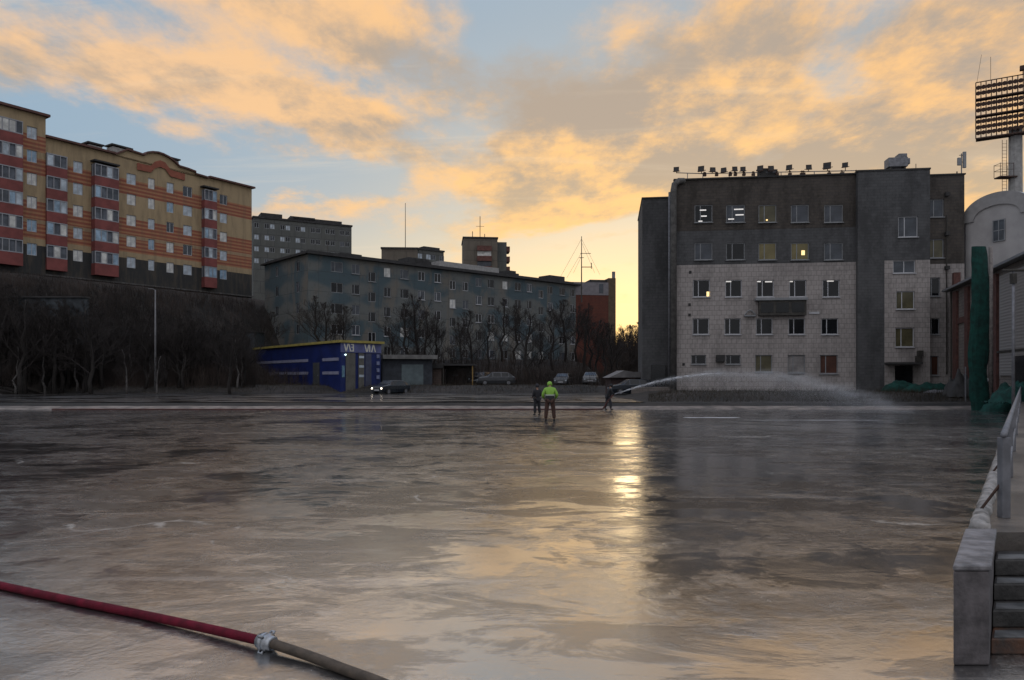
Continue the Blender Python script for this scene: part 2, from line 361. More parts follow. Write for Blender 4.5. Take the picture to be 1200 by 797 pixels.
def kerb_x(y): return 4.10 + .69 * (y - 6.7)
def ice_mat():
    m, nt, b = new_mat('flooded_ice')
    tc = nn(nt, 'ShaderNodeTexCoord').outputs['Object']
    sx = nn(nt, 'ShaderNodeSeparateXYZ'); nt.links.new(tc, sx.inputs[0])
    L = noise(nt, mapping(nt, tc, (1, 1, 1), loc=(2.5, 1.2, 0)), .10, 4, .5, 1.3)
    Md = noise(nt, mapping(nt, tc, (1, .8, 1), (0, 0, R(-25))), .42, 9, .66, .9)
    S = noise(nt, tc, 2.4, 9, .7, .5)
    fine = noise(nt, tc, 15, 6, .72); grain = noise(nt, tc, 55, 4, .7)
    st = noise(nt, mapping(nt, tc, (.22, 2.2, 1), (0, 0, R(-63))), .8, 7, .62, .5)     # drawn out streaks of the flow
    v = mth(nt, 'ADD', mth(nt, 'ADD', mth(nt, 'MULTIPLY', L, .44), mth(nt, 'MULTIPLY', Md, .34)), mth(nt, 'ADD', mth(nt, 'MULTIPLY', S, .14), mth(nt, 'MULTIPLY', st, .08)))
    crust = smooth(nt, mth(nt, 'ADD', v, mth(nt, 'MULTIPLY', mth(nt, 'SUBTRACT', fine, .5), .08)), .475, .555)
    rim = mth(nt, 'MULTIPLY', mth(nt, 'SUBTRACT', 1, smooth(nt, mth(nt, 'ABSOLUTE', mth(nt, 'SUBTRACT', v, .494)), .0005, .005)), smooth(nt, S, .42, .56))
    dn = noise(nt, mapping(nt, tc, (1, 1.2, 1), (0, 0, R(18)), (9, 4, 0)), .17, 8, .64, .8)
    dirt_refl = smooth(nt, mth(nt, 'ADD', mth(nt, 'MULTIPLY', dn, .62), mth(nt, 'MULTIPLY', S, .38)), .45, .58)
    dirt_refl = mth(nt, 'ADD', dirt_refl, mth(nt, 'MULTIPLY', smooth(nt, mth(nt, 'ADD', sx.outputs[0], mth(nt, 'MULTIPLY', Md, 14)), 8, -10), mth(nt, 'MULTIPLY', smooth(nt, sx.outputs[1], 7, 15), .75)), clamp=True)  # left side also darkened in the colour, for the dark slope's reflection
    T = noise(nt, mapping(nt, tc, (.6, 1.35, 1), (0, 0, R(-12)), (7, 7, 0)), .85, 10, .70, .7)
    T2 = noise(nt, mapping(nt, tc, (.9, 1.2, 1), (0, 0, R(15)), (1, 5, 0)), .21, 8, .66, 1.1)
    dull = smooth(nt, mth(nt, 'ADD', mth(nt, 'MULTIPLY', T, .60), mth(nt, 'MULTIPLY', T2, .40)), .485, .540)
    dull = mth(nt, 'MULTIPLY', dull, mth(nt, 'ADD', .45, mth(nt, 'MULTIPLY', smooth(nt, sx.outputs[1], 6.5, 13), .55)))
    wet = mixc(nt, dirt_refl, (.050, .050, .052), (.012, .009, .008))
    dry = mixc(nt, dirt_refl, (.062, .055, .051), (.022, .016, .013))
    c = mixc(nt, crust, wet, dry)
    mott = smooth(nt, mth(nt, 'ADD', mth(nt, 'MULTIPLY', S, .55), mth(nt, 'MULTIPLY', fine, .45)), .47, .60)
    c = mixc(nt, mth(nt, 'MULTIPLY', mth(nt, 'MULTIPLY', mott, mth(nt, 'SUBTRACT', 1, mth(nt, 'MULTIPLY', dirt_refl, .72))), mth(nt, 'ADD', .18, mth(nt, 'MULTIPLY', crust, .34))), c, (.34, .30, .265))
    c = mixc(nt, mth(nt, 'MULTIPLY', smooth(nt, noise(nt, tc, 26, 6, .8), .53, .66), mth(nt, 'MULTIPLY', crust, .6)), c, (.035, .028, .024))
    c = mixc(nt, mth(nt, 'MULTIPLY', rim, .25), c, (.50, .46, .43))
    c = mixc(nt, mth(nt, 'MULTIPLY', smooth(nt, st, .58, .66), .5), c, (.42, .38, .35))
    c = mixc(nt, mth(nt, 'MULTIPLY', dull, .70), c, (.016, .012, .010))
    vo = nn(nt, 'ShaderNodeTexVoronoi', feature='DISTANCE_TO_EDGE'); vo.inputs['Scale'].default_value = .13
    wv = nt.nodes.new('ShaderNodeTexNoise'); wv.inputs['Scale'].default_value = .7; wv.inputs['Detail'].default_value = 7; nt.links.new(tc, wv.inputs['Vector'])
    va = nn(nt, 'ShaderNodeVectorMath', operation='MULTIPLY_ADD'); va.inputs[1].default_value = (2.4, 2.4, 0)
    nt.links.new(wv.outputs['Color'], va.inputs[0]); nt.links.new(tc, va.inputs[2]); nt.links.new(va.outputs[0], vo.inputs['Vector'])
    crack = mth(nt, 'MULTIPLY', smooth(nt, vo.outputs['Distance'], .008, .001), smooth(nt, Md, .5, .58))
    c = mixc(nt, mth(nt, 'MULTIPLY', crack, .6), c, (.55, .52, .48))
    nt.links.new(c, b.inputs['Base Color'])
    ro = mth(nt, 'ADD', mth(nt, 'ADD', .06, mth(nt, 'MULTIPLY', S, .20)), mth(nt, 'ADD', mth(nt, 'MULTIPLY', crust, mth(nt, 'MULTIPLY', fine, .12)), mth(nt, 'MULTIPLY', dull, .10)))
    nt.links.new(ro, b.inputs['Roughness'])
    b.inputs['IOR'].default_value = 3.2
    nt.links.new(mth(nt, 'SUBTRACT', 1.0, mth(nt, 'MULTIPLY', dull, .90)), b.inputs['Specular IOR Level'])
    nt.links.new(mth(nt, 'SUBTRACT', 1.0, mth(nt, 'MULTIPLY', dull, .85)), b.inputs['Coat Weight']); b.inputs['Coat IOR'].default_value = 1.5
    nt.links.new(mth(nt, 'MULTIPLY', ro, .8), b.inputs['Coat Roughness'])
    k = mth(nt, 'ADD', .20, mth(nt, 'MULTIPLY', crust, .24))
    h = mth(nt, 'ADD', mth(nt, 'MULTIPLY', S, .012), mth(nt, 'ADD', mth(nt, 'MULTIPLY', fine, .0065), mth(nt, 'MULTIPLY', grain, .0032)))
    k = mth(nt, 'ADD', k, mth(nt, 'MULTIPLY', dull, .25))
    h = mth(nt, 'ADD', mth(nt, 'MULTIPLY', h, k), mth(nt, 'MULTIPLY', Md, .004)); h = mth(nt, 'ADD', h, mth(nt, 'MULTIPLY', crust, .001))
    bp = nn(nt, 'ShaderNodeBump'); bp.inputs['Strength'].default_value = .5; bp.inputs['Distance'].default_value = 1.0
    nt.links.new(h, bp.inputs['Height']); nt.links.new(bp.outputs[0], b.inputs['Normal']); nt.links.new(bp.outputs[0], b.inputs['Coat Normal'])
    return m
def build_ice():
    m = ice_mat()
    mb = MB()
    ring = [(-140, -30), (30, -30), (30, 5.0), (kerb_x(6.7) + .2, 5.0), (kerb_x(6.7) + .2, 6.7), (kerb_x(48.4), 48.4), (8, 48.6), (-140, 48.6)]
    mb.add([(x, y, 0.0) for x, y in ring], [tuple(range(len(ring)))])
    tag(mb.build('ice', m), kind='structure')
    # wet asphalt apron beyond the rink
    m2, nt, b = new_mat('wet_asphalt')
    tc = nn(nt, 'ShaderNodeTexCoord').outputs['Object']
    n1 = noise(nt, mapping(nt, tc, (.5, 1.6, 1)), .35, 8, .6, .5); n2 = noise(nt, tc, 3, 6, .7)
    wetf = smooth(nt, n1, .44, .56)
    c = mixc(nt, wetf, (.034, .030, .027), (.016, .015, .014))
    c = mixc(nt, mth(nt, 'MULTIPLY', smooth(nt, noise(nt, mapping(nt, tc, (.35, 3, 1), loc=(4, 2, 0)), .5, 8, .65, .3), .60, .68), .8), c, (.34, .32, .31))
    nt.links.new(c, b.inputs['Base Color'])
    nt.links.new(mth(nt, 'SUBTRACT', .5, mth(nt, 'MULTIPLY', wetf, .40)), b.inputs['Roughness'])
    bp = nn(nt, 'ShaderNodeBump'); bp.inputs['Strength'].default_value = .25; bp.inputs['Distance'].default_value = .05
    nt.links.new(n2, bp.inputs['Height']); nt.links.new(bp.outputs[0], b.inputs['Normal'])
    mb = MB(); xs = [-140, -110] + [-90 + 3 * i for i in range(34)]; ys = [49.9, 55, 60, 65, 70, 76]
    xs = [x for x in xs if x <= 9.5]; n = len(xs)
    for y in ys:
        for x in xs: mb.v.append((x, y, gh(min(x, 9), y) + .012))
    for j in range(len(ys) - 1):
        for i in range(n - 1): mb.f.append((j * n + i, j * n + i + 1, (j + 1) * n + i + 1, (j + 1) * n + i)); mb.m.append(0)
    tag(mb.build('road', m2), kind='structure')
    # snow bank lip at the far side of the rink
    mb = MB(); rnd = random.Random(4)
    xs = [-90 + 1.1 * i for i in range(120)]
    for x in xs:
        hh = .04 + .10 * max(0, mnoise.noise(Vector((x * .25, 3, 0))) + .3); w = .5 + .5 * abs(mnoise.noise(Vector((x * .3, 9, 0))))
        y0 = 48.1 + .25 * mnoise.noise(Vector((x * .4, 1, 0)))
        if x > kerb_x(48): break
        mb.v += [(x, y0 - w * .5, .004), (x, y0 - w * .2, hh * .8), (x, y0 + .1, hh), (x, y0 + w, hh * .6 + .1), (x, y0 + 1.6, .25)]
    k = len(mb.v) // 5
    for i in range(k - 1):
        for j in range(4): mb.f.append((i * 5 + j, (i + 1) * 5 + j, (i + 1) * 5 + j + 1, i * 5 + j + 1)); mb.m.append(0)
    tag(mb.build('ice_bank', mat('dirty_snow', (.17, .14, .12), .7, .5, 1.2, bump=.5), sm=True), kind='structure')
    # pale frozen strips along the landing line of the spray and on the road
    ms = mat('frost_strip', (.55, .54, .55), .45, .2, 2)
    for nm, (p0, p1, py, th) in {'a': (800, 868, 489.5, .55), 'b': (868, 1045, 492.5, .22)}.items():
        d = EYE * F / (py - HY); mb = MB(); pts = []
        for i in range(25):
            t = i / 24; x = (p0 + (p1 - p0) * t - CX) / F * d
            e = th * math.sin(math.pi * t) ** .5 * (.6 + .5 * mnoise.noise(Vector((x * .9, py, 0)))) + .005
            mb.v += [(x, d - e, .004), (x, d + e, .004)]
            if i: mb.f.append((2 * i - 2, 2 * i, 2 * i + 1, 2 * i - 1)); mb.m.append(0)
        tag(mb.build('ice_streak', ms), kind='structure')
build_ice()

# ------------------------------------------------------------------ platform, kerb, steps, block, railing
def build_platform():
    m, nt, b = new_mat('paving')
    tc = nn(nt, 'ShaderNodeTexCoord').outputs['Object']
    n1 = noise(nt, tc, .5, 8, .65, .4); n2 = noise(nt, tc, 12, 5, .7)
    c = mixc(nt, smooth(nt, n1, .4, .6), (.07, .06, .053), (.16, .135, .115))
    nt.links.new(c, b.inputs['Base Color']); nt.links.new(mth(nt, 'ADD', .18, mth(nt, 'MULTIPLY', n1, .4)), b.inputs['Roughness'])
    bp = nn(nt, 'ShaderNodeBump'); bp.inputs['Strength'].default_value = .4; bp.inputs['Distance'].default_value = .02
    nt.links.new(n2, bp.inputs['Height']); nt.links.new(bp.outputs[0], b.inputs['Normal'])
    mb = MB(); mb.prism([(kerb_x(6.7), 6.7), (70, 6.7), (70, 57), (kerb_x(57), 57)], -.02, .70)
    tag(mb.build('pavement', m), kind='structure')
    # rounded pale kerb
    mb = MB(); pts = [(kerb_x(6.75) + .22, 6.78, .69), (kerb_x(6.8) + .12, 6.85, .70)] + [(kerb_x(7 + 50 * (i / 60) ** 2) + .1 + .015 * math.sin(i * 1.9), 7 + 50 * (i / 60) ** 2, .705 + .012 * math.sin(i * 2.6)) for i in range(61)]
    mb.tube(pts, .075, 8)
    tag(mb.build('kerb', mat('pale_kerb', (.27, .25, .235), .75, .55, 4, bump=.9), sm=True), kind='structure')
    # steps
    root = empty('steps', (4.35, 5.55, 0), 0, 'dark wet concrete steps going up beside the grey block', 'steps')
    for i, (yn, z) in enumerate(((5.62, .12), (5.86, .26), (6.10, .40), (6.34, .54))):
        xl = lambda y: 3.475 + .69 * (y - 5.4) - 4.35; z0 = 0 if i == 0 else (.121, .261, .401)[i - 1]
        st = MB(); st.prism([(xl(yn), yn - 5.55), (3.2, yn - 5.55), (3.2, 6.68 - 5.55), (xl(6.68), 6.68 - 5.55)], z0, z)
        o = st.build('step', M['step_low'] if i == 0 else M['step'], root, bevel=.012)
        if i == 0: o['label'] = 'lowest step with a rusty brown edge'
        e = MB(); e.prism([(xl(yn) + .03, yn - 5.54), (3.19, yn - 5.54), (3.19, yn - 5.38), (xl(yn) + .14, yn - 5.38)], z + .001, z + .008); e.build('tread_frost', mat('tread_frost', (.09, .09, .09), .5, .6, 5), o)
    # block
    root2 = empty('stair_block', (3.21, 5.4, 0), 0, 'grey concrete cheek block beside the steps', 'wall')
    poly = [(0, 0), (.26, 0), (1.15, 1.3), (.89, 1.3)]
    MB().prism(poly, 0, .69).build('block', M['block'], root2, bevel=.015)
    MB().prism([(-.012, -.012), (.272, -.012), (1.165, 1.298), (.878, 1.298)], .692, .735).build('coping', M['coping'], root2, bevel=.012)
M['step'] = mat('step', (.035, .032, .03), .6, .5, 5, bump=.5)
M['step_low'] = mat('step_low', (.07, .03, .015), .6, .6, 5, col2=(.03, .027, .025), bump=.5)
M['block'] = mat('block', (.105, .093, .095), .85, .45, 5, bump=.4)
M['coping'] = mat('coping', (.17, .16, .165), .6, .45, 6, bump=.4)
build_platform()

def build_railing():
    root = empty('railing', (0, 0, .70), 0, 'grey steel railing with square posts along the pale kerb', 'railing')
    ys = [7.4, 10.4, 14, 18, 23, 28, 34, 40, 46]
    px = lambda y: kerb_x(y) + .32
    for i, y in enumerate(ys):
        w = .042 if i == 0 else .03
        MB().box(px(y) - w, px(y) + w, y - w, y + w, 0, .80).build('post', M['galv'], root, bevel=.005)
        if i < 2:
            b = MB(); b.tube([(px(y), y, .38), (px(y) - .20, y + .1, .02)], .014, 6); b.build('brace', M['rust'], root)
    r = MB()
    r.tube([(px(y), y, .83) for y in [7.3] + ys[1:]], .032, 8)
    r.build('top_rail', M['galv'], root, sm=True)
    r = MB(); r.tube([(px(y) + .03, y, .42) for y in [7.45] + ys[1:]], .018, 6)
    r.build('mid_rail', M['galv'], root, sm=True)
build_railing()

# debris at the foot of the steps
def build_litter():
    rnd = random.Random(3); mb = MB()
    for i in range(500):
        x = 4.0 + rnd.random() * 2.2 if i % 3 else 3.0 + rnd.gauss(0, .07); y = 5.1 + rnd.random() * .5 if i % 3 else 5.5 + rnd.random() * 1.2
        if i % 3 == 0: continue
        if i % 3 == 0: x = 3.15 + (y - 5.4) * .69 - abs(rnd.gauss(0, .06))
        s = .006 + rnd.random() * .014; a = rnd.random() * 6.3
        p = [(x + math.cos(a + k * 1.57) * s * (1 + .5 * (k % 2)), y + math.sin(a + k * 1.57) * s, .004 + rnd.random() * .006) for k in range(4)]
        mb.add(p + [(x, y, .012 * rnd.random() + .004)], [(0, 1, 4), (1, 2, 4), (2, 3, 4), (3, 0, 4)])
    tag(mb.build('leaf_litter', mat('litter', (.035, .026, .014), .9, .5, 9)), 'dead leaves and grit at the foot of the steps', 'leaves', kind='stuff')
build_litter()

# ------------------------------------------------------------------ fire hoses
def hose_path(pts, n=10):
    out = []
    for i in range(len(pts) - 1):
        p0, p1, p2, p3 = pts[max(i - 1, 0)], pts[i], pts[i + 1], pts[min(i + 2, len(pts) - 1)]
        for k in range(n):
            t = k / n
            out.append(.5 * ((2 * p1) + (p2 - p0) * t + (2 * p0 - 5 * p1 + 4 * p2 - p3) * t * t + (3 * p1 - p0 - 3 * p2 + p3) * t ** 3))
    out.append(pts[-1]); return out
def gp(px, py, z=.0):
    d = (EYE - z) * F / (py - HY); return Vector(((px - CX) / F * d, d, z))
def build_hoses():
    root = empty('fire_hose', gp(310, 755), 0, 'thick fire hose in the foreground, red part coupled to a brown part', 'fire hose')
    o = root.location
    red = [Vector((-26, 19, .039)), Vector((-17, 14.2, .039)), Vector((-12, 11.3, .039)), gp(-200, 645, .039), gp(-90, 665, .039), gp(0, 686, .039), gp(80, 703, .039), gp(160, 719, .039), gp(240, 736, .05), gp(306, 751, .06)]
    brn = [gp(318, 754, .06), gp(360, 768, .048), gp(405, 785, .039), gp(450, 802, .039), gp(520, 835, .039), gp(640, 880, .039)]
    mr = mat('red_hose', (.12, .005, .017), .75, .35, 9, bump=.5, bscale=90, spec=.2); mbn = mat('brown_hose', (.075, .055, .039), .75, .35, 12, bump=.3, bscale=120)
    a = MB(); p = hose_path(red); a.tube([q - o for q in p], .038, 14); a.build('red_section', mr, root, sm=True)
    a = MB(); p = hose_path(brn); a.tube([q - o for q in p], .038, 14); a.build('brown_section', mbn, root, sm=True)
    t = (brn[0] - red[-1]).normalized(); c = (brn[0] + red[-1]) / 2 - o
    a = MB(); prof = [(-.075, .047), (-.07, .056), (-.04, .056), (-.035, .07), (-.005, .07), (0, .06), (.005, .07), (.035, .07), (.04, .056), (.07, .056), (.075, .047)]
    a.tube([c + t * u for u, r in prof], [r for u, r in prof], 18)
    cp = a.build('coupling', mat('cast_metal', (.33, .34, .36), .35, .3, 20, metal=.8), root, sm=True)
    side = t.cross(Vector((0, 0, 1))).normalized(); upv = side.cross(t).normalized()
    for k in range(4):
        w = R(45 + 90 * k); d = side * math.cos(w) + upv * math.sin(w)
        l = MB(); l.tube([c + d * .06 - t * .02, c + d * .092 - t * .012, c + d * .092 + t * .02, c + d * .065 + t * .02], .010, 6); l.build('lug', MATS['cast_metal'], cp, sm=True)
    # thin hose lying along the far edge of the rink
    a = MB(); d = 47.0
    pts = [Vector(((px - CX) / F * 47.2, 47.2 + .12 * math.sin(px * .013), .05)) for px in range(60, 690, 30)] + [Vector((5.5, 47.5, .05)), Vector((5.85, 47.5, .12)), Vector((6.12, 47.3, .6)), Vector((6.5, 47.42, 1.0))]
    a.tube(hose_path(pts, 3), .05, 6)
    tag(a.build('supply_hose', mat('supply_hose', (.085, .03, .025), .7, .3), sm=True), 'thin reddish hose laid along the far edge of the ice to the person spraying', 'fire hose')
build_hoses()
#PART2
# ------------------------------------------------------------------ brick building on the right
def rights():
    f = Fac(895, 65, (1, -.13), .85)
    root = f.root('brick_office_building', 'five storey grey and pale brick building with floodlights on its roof', 'building')
    tl = f.Z(895, 895, 208)                       # parapet height
    zsplit = f.Z(895, 895, 309)
    sA, sB, sC, sD = f.S(790), f.S(1003), f.S(1087), f.S(1131)
    wins = []
    cols_u = [(814, 835), (851, 873), (889, 910), (927, 948), (966, 988)]
    cols_l = [(812, 832), (850, 869.5), (887, 907), (925, 945), (964, 984)]
    cols_m = [(811.6, 831), (849, 868), (886, 905.5), (924, 943.5), (962.5, 982.5)]
    cols_b = [(810, 827.5), (850.5, 868), (885, 905), (923, 943.5), (961, 982)]
    for (a, b), pm in zip(cols_u, ['pane_dark', 'pane_mid', 'pane_olive', 'pane_mid', 'pane_mid']): wins.append((a, b, 240, 260.6, 'grey_frame', pm, 'third'))
    for (a, b), pm in zip(cols_u, ['pane_mid', 'pane_dark', 'pane_yellow', 'pane_yellow', 'pane_mid']): wins.append((a, b, 284.5, 304.5, 'grey_frame', pm, 'third'))
    for a, b in cols_l: wins.append((a, b, 328, 348, 'white_frame', 'pane_dark', 'third'))
    for a, b in cols_m: wins.append((a, b, 373, 392, 'white_frame', 'pane_dark', 'third'))
    for (a, b), y1, pm in zip(cols_b, (427, 427, 436, 437, 438), ('pane_dark', 'pane_dark', 'pane_olive', 'pane_boarded', 'pane_redcurtain')): wins.append((a, b, 416, y1, 'grey_frame', pm, 'third'))
    rects = [f.rect(*w[:4]) for w in wins]
    # main wall, upper dark band and lower pale band
    up = [r for r in rects if r[2] > zsplit]; lo = [r for r in rects if r[3] < zsplit]
    mb = MB(); zq = f.Z(895, 895, 268); holed_wall(mb, sA, sB, zq, tl, [r for r in up if r[2] > zq], y=.03, mi=0); holed_wall(mb, sA, sB, zsplit, zq, [r for r in up if r[3] < zq], y=.031, mi=2); holed_wall(mb, sA, sB, -1.5, zsplit, lo, y=0, mi=1)
    mb.box(sA, sB, .031, 13, zsplit + .01, tl - .3, 0) if False else None
    mb.add([(sA, 0, -1.5), (sA, 13, -1.5), (sA, 13, tl), (sA, .03, tl), (sA, .03, zsplit), (sA, 0, zsplit)], [(5, 4, 3, 2, 1, 0)], 0)
    mb.add([(sA, 13, -1.5), (sD, 13, -1.5), (sD, 13, tl), (sA, 13, tl)], [(3, 2, 1, 0)], 0)
    mb.add([(sA, 0.03, tl - .4), (sB, 0.03, tl - .4), (sB, 13, tl - .4), (sA, 13, tl - .4)], [(0, 1, 2, 3)], 0)
    mb.add([(sA, 0, zsplit), (sB, 0, zsplit), (sB, .03, zsplit), (sA, .03, zsplit)], [(0, 1, 2, 3)], 1)
    mb.box(sA + .3, sB, .02, .03, f.Z(895, 895, 268) - .05, f.Z(895, 895, 268) + .05, 0)
    mb.build('wall', [M['brick_dark'], M['brick_pale'], M['brick_grey']], root)
    p = MB(); p.box(sA - .05, sB, -.12, .35, tl, tl + .12); p.build('parapet', M['roof_dark'], root)
    for w, r in zip(wins, rects):
        window(root, r, w[4], w[5], w[6], label={'pane_boarded': 'window covered from inside by a pale board', 'pane_redcurtain': 'window with a red brown curtain'}.get(w[5]))
    # lights seen through windows
    def lit(px, py, w, h, m='lamp_white', nm='ceiling_lamp'):
        s, z = f.S(px), f.Z(px, px, py)
        MB().box(s - w / 2, s + w / 2, .10, .125, z - h / 2, z + h / 2).build(nm, M[m], root)
    for px, py, w in ((824, 246, .55), (825, 253, .5), (821, 259, .35), (866, 245, .8), (867, 251.5, .7), (857, 256.5, .5), (854, 329.8, .45), (889.5, 329.8, .35), (901, 330, .6), (927, 329.8, .35), (973.5, 329.2, .55)): lit(px, py, w, .10)
    lit(830.3, 344.5, .30, .42, 'lamp_warm', 'window_lamp'); lit(899, 257.6, .14, .12, 'lamp_warm', 'window_lamp'); lit(941.5, 296, .28, .4, 'lamp_warm', 'window_lamp')
    # grey lintels/string courses and small boxes
    s0, s1 = f.S(884), f.S(945)
    b = MB(); z0, z1 = f.Z(915, 915, 370), f.Z(915, 915, 352.5)
    b.box(f.S(888.5), f.S(943.5), -.45, -.002, z0, z1); bb = b.build('display_box', M['dark_steel'], root); bb['label'] = 'dark projecting box with three panes under a grey ledge'
    MB().box(s0, s1, -.6, -.003, z1 + .003, z1 + .22).build('ledge', M['grey_frame'], bb)
    for k in range(3):
        a = f.S(890.5 + 18 * k); c = f.S(905 + 18 * k)
        MB().box(a, c, -.475, -.453, z0 + .25, z1 - .2).build('pane', M['pane_dark'], bb)
    def plate(nm, x0, x1, y0, y1, m, dep=.05, y=0):
        r = f.rect(x0, x1, y0, y1); return MB().box(r[0], r[1], y - dep, y - .004, r[2], r[3]).build(nm, m, root)
    plate('number_plate', 948, 960, 365.5, 368, M['white_frame'])
    a = MB(); r = f.rect(872, 885, 364, 371); a.box(r[0], r[1], -.25, -.004, r[2], r[2] + .12); a.tube([(r[0] + (r[1] - r[0]) * t, -.15, r[2] + .12 + .42 * math.sin(math.pi * t)) for t in [i / 8 for i in range(9)]], .05, 5); a.build('wall_bracket', M['grey_frame'], root)
    plate('wall_box', 839, 849, 416, 424, M['roof_dark'], .3)
    for px, py in ((809, 319), (808, 357), (801, 427), (808, 369)): plate('vent', px - 1.4, px + 1.4, py - 1.5, py + 1.5, M['roof_dark'], .06)
    r = f.rect(770, 779, 427, 440)
    # corner pipe with curved top
    s = f.S(791); zt = f.Z(791, 791, 213)
    a = MB(); a.tube([(s - .15, -.25, -.5), (s - .15, -.25, zt - .9), (s - .05, -.25, zt - .3), (s + .3, -.2, zt), (s + .8, .1, zt + .05)], .28, 8)
    a.build('drain_duct', M['dark_concrete'], root, sm=True)
    a = MB(); s = f.S(785.5); a.tube([(s, 1.0, -.5), (s, 1.0, f.Z(785, 785, 222))], .10, 6); a.build('downpipe', M['galv'], root, sm=True)
    # lower set-back wing at the left
    sL = f.S(754); zL = f.Z(760, 760, 226)
    a = MB(); a.box(sL, sA, 2.2, 12, -2, zL, 0); a.box(sL - .06, sA, 2.1, 12.06, zL, zL + .12, 1); w = a.build('side_wing', [M['brick_grey'], M['roof_dark']], root)
    r = (f.S(765), f.S(779), f.Z(771, 771, 442), f.Z(771, 771, 427))
    MB().box(r[0], r[1] + .2, 1.9, 2.19, r[2] - 1, r[3]).build('cellar_door', M['pane_dark'], w)
    MB().box(f.S(740), f.S(790), .2, 2.1, -1.0, .35, 0).build('plinth', M['brick_low'], w)
    # stair block (projects)
    yB = -.5
    zB = f.Z(1040, 1040, 202) ; g = Fac(1040, 64.0, (1, -.13), .85)
    def toB(r): return r
    wb = [(1050, 1073, 255, 279, 'white_frame', 'pane_mid', 'third'), (1044, 1070, 301, 321, 'white_frame', 'pane_mid', 'half'), (1047.5, 1069, 342, 363, 'white_frame', 'pane_olive', 'third'), (1046.5, 1068.5, 384.5, 407, 'white_frame', 'pane_olive', 'third')]
    k = (64.15 / 65)
    rb = [tuple(v for v in f.rect(*w[:4])) for w in wb]
    door = (f.S(1046), f.S(1068), -1.5, f.Z(1057, 1057, 428))
    a = MB(); sM = f.S(1034)
    zsp = f.Z(1060, 1060, 306)
    holed_wall(a, sB, sM, -1.5, zB, [], y=yB, mi=0)
    holed_wall(a, sM, sC, zsp, zB, [rb[0]], y=yB, mi=0)
    hs = [(rb[1][0], rb[1][1], rb[1][2], rb[1][3] if rb[1][3] < zsp else zsp - .01)] + rb[2:] + [door]
    holed_wall(a, sM, sC, -1.5, zsp, hs, y=yB, mi=1)
    a.add([(sB, yB, -1.5), (sB, 3, -1.5), (sB, 3, zB), (sB, yB, zB)], [(3, 2, 1, 0)], 0); a.add([(sC, yB, -1.5), (sC, 3, -1.5), (sC, 3, zB), (sC, yB, zB)], [(0, 1, 2, 3)], 0)
    a.add([(sB, yB, zB), (sC, yB, zB), (sC, 6, zB), (sB, 6, zB)], [(0, 1, 2, 3)], 0); a.add([(sB, 6, tl - 2), (sC, 6, tl - 2), (sC, 6, zB), (sB, 6, zB)], [(3, 2, 1, 0)], 0)
    sb = a.build('stair_block', [M['brick_grey'], M['brick_pale']], root)
    for w, r in zip([wb[0]] + wb[1:], [rb[0], hs[0]] + rb[2:]): window(root, r, w[4], w[5], w[6], y=yB)
    MB().box(sB - .05, sC + .05, yB - .06, 1, zB + .002, zB + .14).build('coping', M['roof_dark'], root)
    MB().box(door[0] + .05, door[1] - .05, yB + .12, yB + .16, -1.4, door[3] - .05).build('entrance_door', M['pane_dark'], root)
    MB().box(f.S(1034), door[1] + .3, yB - 1.1, yB - .003, door[3] + .05, door[3] + .22).build('canopy', M['roof_dark'], root)
    for px, py in ((1074, 414), (1072, 420)): MB().box(f.S(px) - .18, f.S(px) + .18, yB - .5, yB - .004, f.Z(px, px, py) - .3, f.Z(px, px, py) + .2).build('outdoor_lamp', M['dark_steel'], root)
    # right wing
    yC = .12
    wc = [(1089.5, 1107, 233, 254, 'grey_frame', 'pane_mid', 'third'), (1089.5, 1107, 280, 302, 'grey_frame', 'pane_olive', 'third'), (1087.8, 1102.5, 325, 347, 'grey_frame', 'pane_dark', 'third'), (1088, 1102, 373, 392, 'grey_frame', 'pane_dark', 'third'), (1088, 1101, 417, 440, 'grey_frame', 'pane_redcurtain', 'third')]
    rc = [f.rect(*w[:4]) for w in wc]; zC = f.Z(1110, 1110, 205); zs2 = f.Z(1110, 1110, 309)
    a = MB(); holed_wall(a, sC, sD, zs2, zC, rc[:2], y=yC, mi=0); holed_wall(a, sC, sD, -1.5, zs2, rc[2:], y=yC, mi=1)
    a.add([(sD, yC, -1.5), (sD, 13, -1.5), (sD, 13, zC), (sD, yC, zC)], [(0, 1, 2, 3)], 0); a.add([(sC, yC, zC - .3), (sD, yC, zC - .3), (sD, 13, zC - .3), (sC, 13, zC - .3)], [(0, 1, 2, 3)], 0)
    a.build('end_wing', [M['brick_dark'], M['brick_pale']], root)
    for w, r in zip(wc, rc): window(root, r, w[4], w[5], w[6], y=yC)
    MB().box(sC, sD + .08, yC - .1, yC + .3, zC + .001, zC + .12).build('coping', M['roof_dark'], root)
    a = MB(); s = f.S(1109.5)
    a.tube([(s, yC - .12, 1.5), (s, yC - .12, f.Z(1109, 1109, 252))], .05, 5); a.build('downpipe', M['dark_steel'], root)
    for py in (228, 274, 314): MB().box(s - .15, s + .15, yC - .4, yC - .004, f.Z(1109, 1109, py) - .15, f.Z(1109, 1109, py) + .15).build('vent', M['roof_dark'], root)
    # cables over the pale wall
    # roof furniture (things of their own)
    W = Matrix.Translation(f.O) @ Matrix.Rotation(f.rot, 4, 'Z')
    def wp(px, py, y=0.2):
        v = Vector((f.S(px), y, 0)); p = W @ v; return Vector((p.x, p.y, EYE + (HY - py) / F * p.y))
    # rail
    a0, a1 = wp(806, 206), wp(1006, 203.5); o = a0.copy()
    rr = empty('roof_rail', o, 0, 'thin steel rail for lamps along the roof edge of the brick building', 'rail')
    a = MB(); a.tube([wp(793, 202.5) - o, wp(822, 203.5) - o, wp(1006, 200) - o], .04, 6); a.build('rail', M['galv'], rr)
